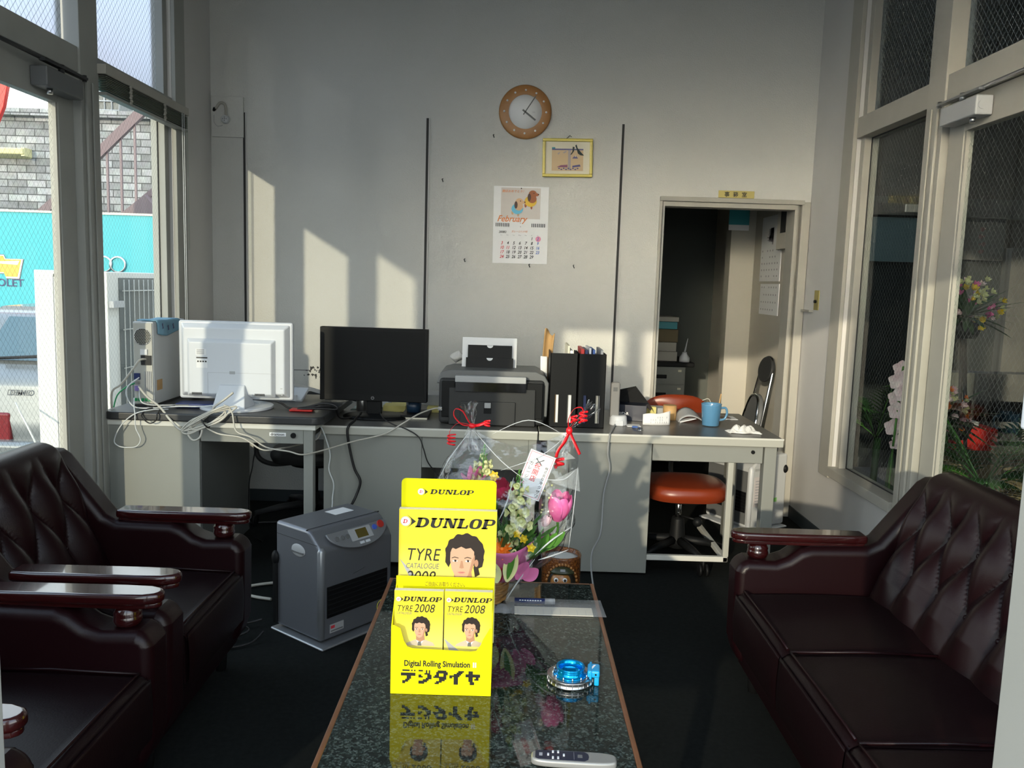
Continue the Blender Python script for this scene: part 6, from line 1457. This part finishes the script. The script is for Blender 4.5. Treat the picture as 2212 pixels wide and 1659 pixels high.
# condenser unit
t = thing('condenser_unit', 'tall pale air-conditioning condenser just outside the left window', 'air conditioner', (-2.64, 5.2, GZ))
cs = G(True).box(-2.87, -2.43, 5.0, 5.75, GZ, 1.415).build('casing', 'galv', t, bevel=.006)
G(True).box(-2.755, -2.752, 4.9985, 5.003, GZ, 1.38).build('panel_seam', 'mgrey', cs)
for x in (-2.74, -2.50): G(True).cyl((x, 4.997, 1.385), .012, .006, 12, 0, 'y').build('screw', 'dgrey', cs)
cg = G(True).box(-2.4305, -2.4265, 5.14, 5.73, .0, 1.38).build('coil', 'coil', t)
g = G(True)
for k in range(9): g.tube([(-2.405, 5.16+.068*k, .02), (-2.405, 5.16+.068*k, 1.37)], .0035, 5)
for k in range(6): g.tube([(-2.408, 5.15, .10+.24*k), (-2.408, 5.72, .10+.24*k)], .0045, 5)
g.build('wire_guard', 'beige', cg)
G(True).box(-2.43, -2.40, 5.01, 5.15, 1.20, 1.24).build('bracket', 'lgrey', cs)
# stair railing
t = thing('stair_railing', 'brown steel stair railing rising across the brick wall', 'railing', (-4.6, 10.6, GZ))
def bar(a, b, r, nm='rail'): G(True).tube([a, b], r, 4).build(nm, 'brownst', t, smooth=False)
P = lambda px, py: ((px-1106)/1790*10.6-.02, 10.6, 1.42+(590-py)/1790*10.6+(px-1108)*.03/1790*10.6)
bar(P(218, 330), P(345, 212), .075, 'handrail'); bar(P(60, 470), P(345, 215), .001) if False else None
bar(P(70, 470), P(150, 405), .07, 'stringer'); bar(P(222, 335), (P(222, 480)[0], 10.6, GZ), .045, 'post')
for px in (247, 276, 306): bar(P(px, 305-(px-247)*.9), P(px, 470-(px-255)*.75), .018, 'baluster')
bar(P(252, 470), P(345, 395), .05, 'lower_rail'); bar(P(285, 475), P(350, 425), .22, 'stringer')
# lamp on the brick wall, roof cage, red pennant, wires
t = thing('wall_lamp', 'long cream lamp casing fixed on the grey brick wall', 'lamp', (-6.6, 11.5, 2.9)); G(True).prism([(11.62, 2.90), (11.40, 2.94), (11.38, 3.02), (11.62, 3.03)], 'x', -9.2, -6.62).build('casing', 'lampy', t, bevel=.015); G(True).box(-6.66, -6.615, 11.42, 11.6, 2.92, 3.03).build('end_cap', 'lampy', t)
t = thing('rooftop_cage', 'dark mesh cage standing on top of the brick wall', 'cage', (-5.6, 11.9, 3.56)); G(True).box(-5.95, -5.45, 11.7, 12.1, 3.56, 3.98).build('box', 'steeld', t)
g = G(True)
for k in range(6): g.tube([(-5.95+.1*k, 11.69, 3.56), (-5.95+.1*k, 11.69, 3.98)], .012, 4)
for k in range(4): g.tube([(-5.95, 11.685, 3.6+.12*k), (-5.45, 11.685, 3.6+.12*k)], .012, 4)
g.build('mesh', 'lgrey', t)
g = G(); g.grid(lambda u, v: (-5.18-.5*v-.25*u*(1-v)+.02*sin(4*v), 7.9, 2.65+.45*u+.28*v), 8, 8)
g = G().prism([(-4.84, 2.70), (-4.75, 2.90), (-4.705, 3.10), (-4.70, 3.35), (-5.5, 3.45), (-5.6, 2.5), (-5.0, 2.62)], 'y', 7.9, 7.95); tag(g.build('pennant', 'redp', bevel=.01), 'red pennant hanging at the far upper left outside', 'flag')
for k, (z0, z1) in enumerate(((4.25, 3.9), (4.0, 4.15))): tag(G().tube(spline([(-12, 14, z0), (-8, 14, (z0+z1)/2-.12), (-4, 14, z1)], 8), .012, 4).build('overhead_wire', 'cableb'), ('overhead wire sloping down to the right above the brick wall', 'overhead wire sloping up to the right above the brick wall')[k], 'wire')
# car
t = thing('car', 'silver hatchback parked with its tail towards the window at the far left', 'car', (-2.52, 7.02, GZ), radians(0))
sil = [(-.95, .42), (-.98, .60), (-.94, .90), (-.80, 1.02), (-.57, 1.36), (-.37, 1.42), (.6, 1.44), (1.2, 1.36), (1.9, 1.08), (2.7, .95), (2.85, .60), (2.85, .25), (-.9, .25)]
bd = G()
n = len(sil)
for s_ in (0,): bd.prism(sil, 'x', -1.62, 0)
Mc = Matrix.Rotation(pi/2*0, 4, 'Z')
def cprism(poly, a, b): return G().prism([(y, z) for y, z in poly], 'x', a, b)
body = cprism(sil, -1.60, 0).build('body', 'carp', t, bevel=.06, seg=4)
G().add([(-1.45, -.835, 1.035), (-.16, -.835, 1.035), (-.24, -.608, 1.35), (-1.36, -.608, 1.35)], [(0, 1, 2, 3)]).build('rear_window', 'carg', body)
G().box(-.08, .008, -.99, -.90, .44, .66).build('tail_lamp', 'lampred', body, bevel=.02); G().box(-1.608, -1.16, -.99, -.90, .44, .66).build('tail_lamp', 'lampred', body, bevel=.02)
G().box(-1.66, .04, -1.06, -.80, .12, .46).build('bumper', 'carp', body, bevel=.05)
G().box(-.92, -.55, -.995, -.96, .52, .70).build('number_plate', 'galv', body)
g = G().text('DEMIO', 0, 0, .060, 0, 0, .01, .2); g.xf(wallm(-1.185, -.972, .79)); g.build('lettering', 'mgrey', body)
G().add([(.004, -.40, 1.06), (.004, .55, 1.06), (.004, .50, 1.34), (.004, -.30, 1.34)], [(0, 1, 2, 3)]).build('side_window', 'carg', body)
G().tube([(-1.30, -.86, 1.05), (-.75, -.88, 1.09)], .012, 6).build('wiper', 'black', body)
for y in (-.35, 2.1):
    for x in (-1.58, -.03): G().lathe([(.18, -.10), (.30, -.09), (.31, 0), (.30, .09), (.18, .10), (0, .08)], (x, y, .31), 28, 0, 'x').build('wheel', 'black', body)
t = thing('rope', 'beige rope stretched past the car outside the left door', 'rope', (-2.6, 4.0, GZ)); G(True).tube(spline([(-2.95, 4.9, .62), (-2.60, 4.55, .36), (-2.40, 4.35, .05)], 6), .006, 6).build('strand', 'cable', t)

# ================================================================ outside, right: covered yard with opening-day flower stands
def leafblade(c, d, L_, w, droop, n=10):
    d = Vector(d).normalized(); h_ = Vector((d.x, d.y, 0)); 
    s_ = Vector((-d.y, d.x, 0)); s_ = s_.normalized() if s_.length > .05 else Vector((1, 0, 0))
    return lambda u, v: Vector(c)+d*(L_*v)+Vector((0, 0, -droop*v*v))+s_*(w*(u-.5)*2*sin(pi*min(.06+.94*v, 1))**.6)
def palm(name, label, x, y, z, seed, n, L_, potm='lgrey'):
    r = random.Random(seed); t = thing(name, label, 'plant', (x, y, GZ))
    G(True).lathe([(0, GZ), (.13, GZ), (.16, .15), (.145, .15), (.12, .08), (0, .08)], (x, y, 0), 24).build('pot', potm, t)
    G(True).tube([(x, y, .05), (x+.01, y, z)], .022, 8).build('stem', 'leafd', t)
    for k in range(n):
        a = 2*pi*k/n+r.random()*.4; el = r.uniform(.25, 1.3); d = (cos(a)*cos(el), sin(a)*cos(el), sin(el)); g = G(True)
        c = Vector((x, y, z)); ax = Vector(d); Lk = L_*r.uniform(.8, 1.15); dr = .30*Lk*r.uniform(.6, 1.5)
        spine = lambda v: c+ax*(Lk*v)+Vector((0, 0, -dr*v*v))
        g.tube([spine(v/8) for v in range(9)], .004, 5)
        sd = Vector((-ax.y, ax.x, 0)).normalized()
        for j in range(1, 15):
            v = .18+.82*j/15; p = spine(v)
            for s_ in (-1, 1):
                dd = (ax*.8+sd*s_*.75+Vector((0, 0, -.15))).normalized(); g.grid(leafblade(p, dd, .20*sin(pi*min(v*.85+.12, 1)), .011, .04), 2, 5)
        g.build('frond', 'leaf' if k % 3 == 0 else 'leafd', t)
    return t
palm('potted_palm', 'potted palm outside the right door, its fronds spreading behind the sofa back', 2.32, 3.95, .50, 4, 11, .62)
palm('potted_palm', 'potted palm at the far right edge outside the right door', 2.62, 3.55, .52, 8, 11, .55)
palm('potted_palm', 'narrow palm behind the orchid outside the right window', 2.25, 5.0, .55, 12, 8, .50)
def flower_cluster(t, c, r, n, mats, seed, nm='blooms'):
    rr = random.Random(seed); gs = {m: G(True) for m in mats}
    for k in range(n):
        m = mats[rr.randrange(len(mats))]; a = rr.uniform(0, 2*pi); b_ = rr.uniform(-.7, 1); f_ = rr.uniform(.55, 1.12); q = Vector((c[0]+f_*r[0]*cos(a)*sqrt(max(1-b_*b_, 0)), c[1]+f_*r[1]*sin(a)*sqrt(max(1-b_*b_, 0)), c[2]+f_*r[2]*b_)); sz_ = rr.uniform(.022, .044); nv = (q-Vector(c)).normalized()+Vector((-.3, -.4, 0))
        o = nv.orthogonal().normalized(); p2 = nv.cross(o).normalized()
        for j in range(6):
            e_ = (o*cos(j*1.047)+p2*sin(j*1.047)+nv*.6*(1+(j % 2)*.6)); gs[m].grid(petal(q, e_, nv, sz_, sz_*.30, sz_*.25), 3, 4)
        gs[m].ell(q+nv*.008, .007, 6, 5)
    for m, g in gs.items():
        if g.v: g.build(nm, m, t)
FX, FY = 2.78, 5.15
t = thing('flower_stand', 'tall two-tier flower stand with lilies and pink blooms outside the right door', 'flower stand', (FX, FY, GZ))
for k in range(3):
    a = 2*pi*k/3+.4; G(True).tube([(FX+.26*cos(a), FY+.26*sin(a), GZ), (FX+.05*cos(a), FY+.05*sin(a), 1.18)], .012, 6).build('leg', 'dgrey', t)
for z, dx, s_, sd in ((1.35, 0., 1.05, 3), (.72, -.10, .95, 6)):
    G(True).lathe([(0, z-.19), (.10, z-.18), (.13, z-.08), (0, z-.09)], (FX, FY, 0), 20).build('bowl', 'dgrey', t)
    flower_cluster(t, (FX-.05+dx, FY-.08, z), (.20*s_, .17, .19), 90, ['snap', 'pink', 'orchid', 'yfl', 'snap'] if z > 1 else ['orchid', 'orfl', 'pinkl', 'snap'], sd)
    g = G(True); rr = random.Random(sd)
    for k in range(56): a = rr.uniform(0, 2*pi); g.grid(leafblade((FX+dx, FY-.06, z-.05), (cos(a), sin(a), rr.uniform(-.3, 1.2)), rr.uniform(.20, .40), .018, .06), 2, 6)
    g.build('foliage', 'leafd', t)
t = thing('orchid_plant', 'white and pink orchid spray outside the right window', 'plant', (2.14, 4.55, GZ))
G(True).lathe([(0, GZ), (.10, GZ), (.13, .18), (.115, .18), (.10, .1), (0, .1)], (2.14, 4.55, 0), 24).build('pot', 'white', t)
G(True).tube(spline([(2.14, 4.55, .1), (2.15, 4.55, .7), (2.17, 4.54, 1.02), (2.13, 4.48, 1.0), (2.10, 4.45, .6)], 6), .006, 6).build('stem', 'leaf', t)
for k in range(15):
    z = 1.02-.032*k; g = G(True); q = Vector((2.135+.030*sin(k*2.4), 4.47+.025*cos(k*2.4), z)); nv = Vector((-.6+.2*sin(k), -.8, .05))
    o = Vector((0, 0, 1)); p2 = nv.cross(o).normalized(); sz = .050 if k < 12 else .03
    for j in range(5): e_ = (o*cos(j*1.257)+p2*sin(j*1.257)+nv*.15); g.grid(petal(q, e_, nv, sz, sz*.50, .003), 4, 5)
    g.build('orchid_bloom', 'orchid', t)
g = G(True)
for k in range(9): a = -1.2+.28*k; g.grid(leafblade((2.14, 4.55, .15), (abs(cos(a))*.5, sin(a)*.6, 1.1), .55, .020, .12), 2, 8)
g.build('leaves', 'leafd', t)
t = thing('red_canister', 'red plastic canister with a pale lid in the covered yard', 'canister', (3.22, 5.73, .21))
G(True).box(3.06, 3.38, 5.62, 5.84, .21, .53).build('body', 'redp', t, bevel=.03, seg=3); G(True).box(3.10, 3.26, 5.67, 5.79, .53, .565).build('lid', 'lgrey', t, bevel=.008)
tag(G().box(2.95, 3.75, 5.5, 5.95, GZ, .21).build('wooden_crate', 'concrete', bevel=.005), 'grey crate under the red canister', 'crate')
t = thing('carton', 'brown cardboard carton below the palms outside the right door', 'box', (2.75, 4.25, GZ))
b = G(True).box(2.36, 3.3, 4.30, 4.70, GZ, .545).build('box', 'carton', t, bevel=.004)
g = G().text('UNIT ET', 0, .05, .05, 0, 0, .01).text('4  LARGE', .02, 0, .05, 0, 0, .01); g.xf(wallm(2.44, 4.298, .38)); g.world = True; g.build('lettering', 'mgrey', b)
for k in range(5):
    for j in range(3): tag(G().box(3.05+.40*j+.1*(k % 2), 3.44+.40*j+.1*(k % 2), 6.1, 6.29, GZ+.20*k, .065+.20*k).build('concrete_block', 'concrete', bevel=.006), 'grey hollow-look concrete block in the low pile behind the red canister', 'block', 'concrete blocks piled in the covered yard')
bn = G().box(3.35, 4.15, 8.10, 8.14, 1.74, 2.16).build('banner', 'banner'); tag(bn, 'pale teal banner hung under the beam of the covered yard', 'banner'); RM[bn] = Matrix.Translation(bn.location)
pst = G().box(4.28, 4.72, 8.09, 8.13, 1.78, 2.14).build('notice_board', 'concrete'); tag(pst, 'grey board with faded red characters under the beam', 'notice board'); RM[pst] = Matrix.Translation(pst.location)
g = G()
for k in range(4): g.disc((.22+.02*sin(k*2), .06+.07*k), .022, 0, 0, 10).poly([(.19, .05+.07*k), (.25, .06+.07*k), (.245, .075+.07*k), (.195, .065+.07*k)], .0004, 0)
g.xf(wallm(4.28, 8.089, 1.80)); g.world = True; g.build('faded_marks', mat('faded_red', (.16, .09, .08), .8), pst)
lg = G().box(3.72, 3.95, 8.03, 8.06, 2.21, 2.28).build('pale_name_plate', 'cream'); tag(lg, 'small pale plate on the beam of the covered yard', 'sign')  # plain cream plate on the beam
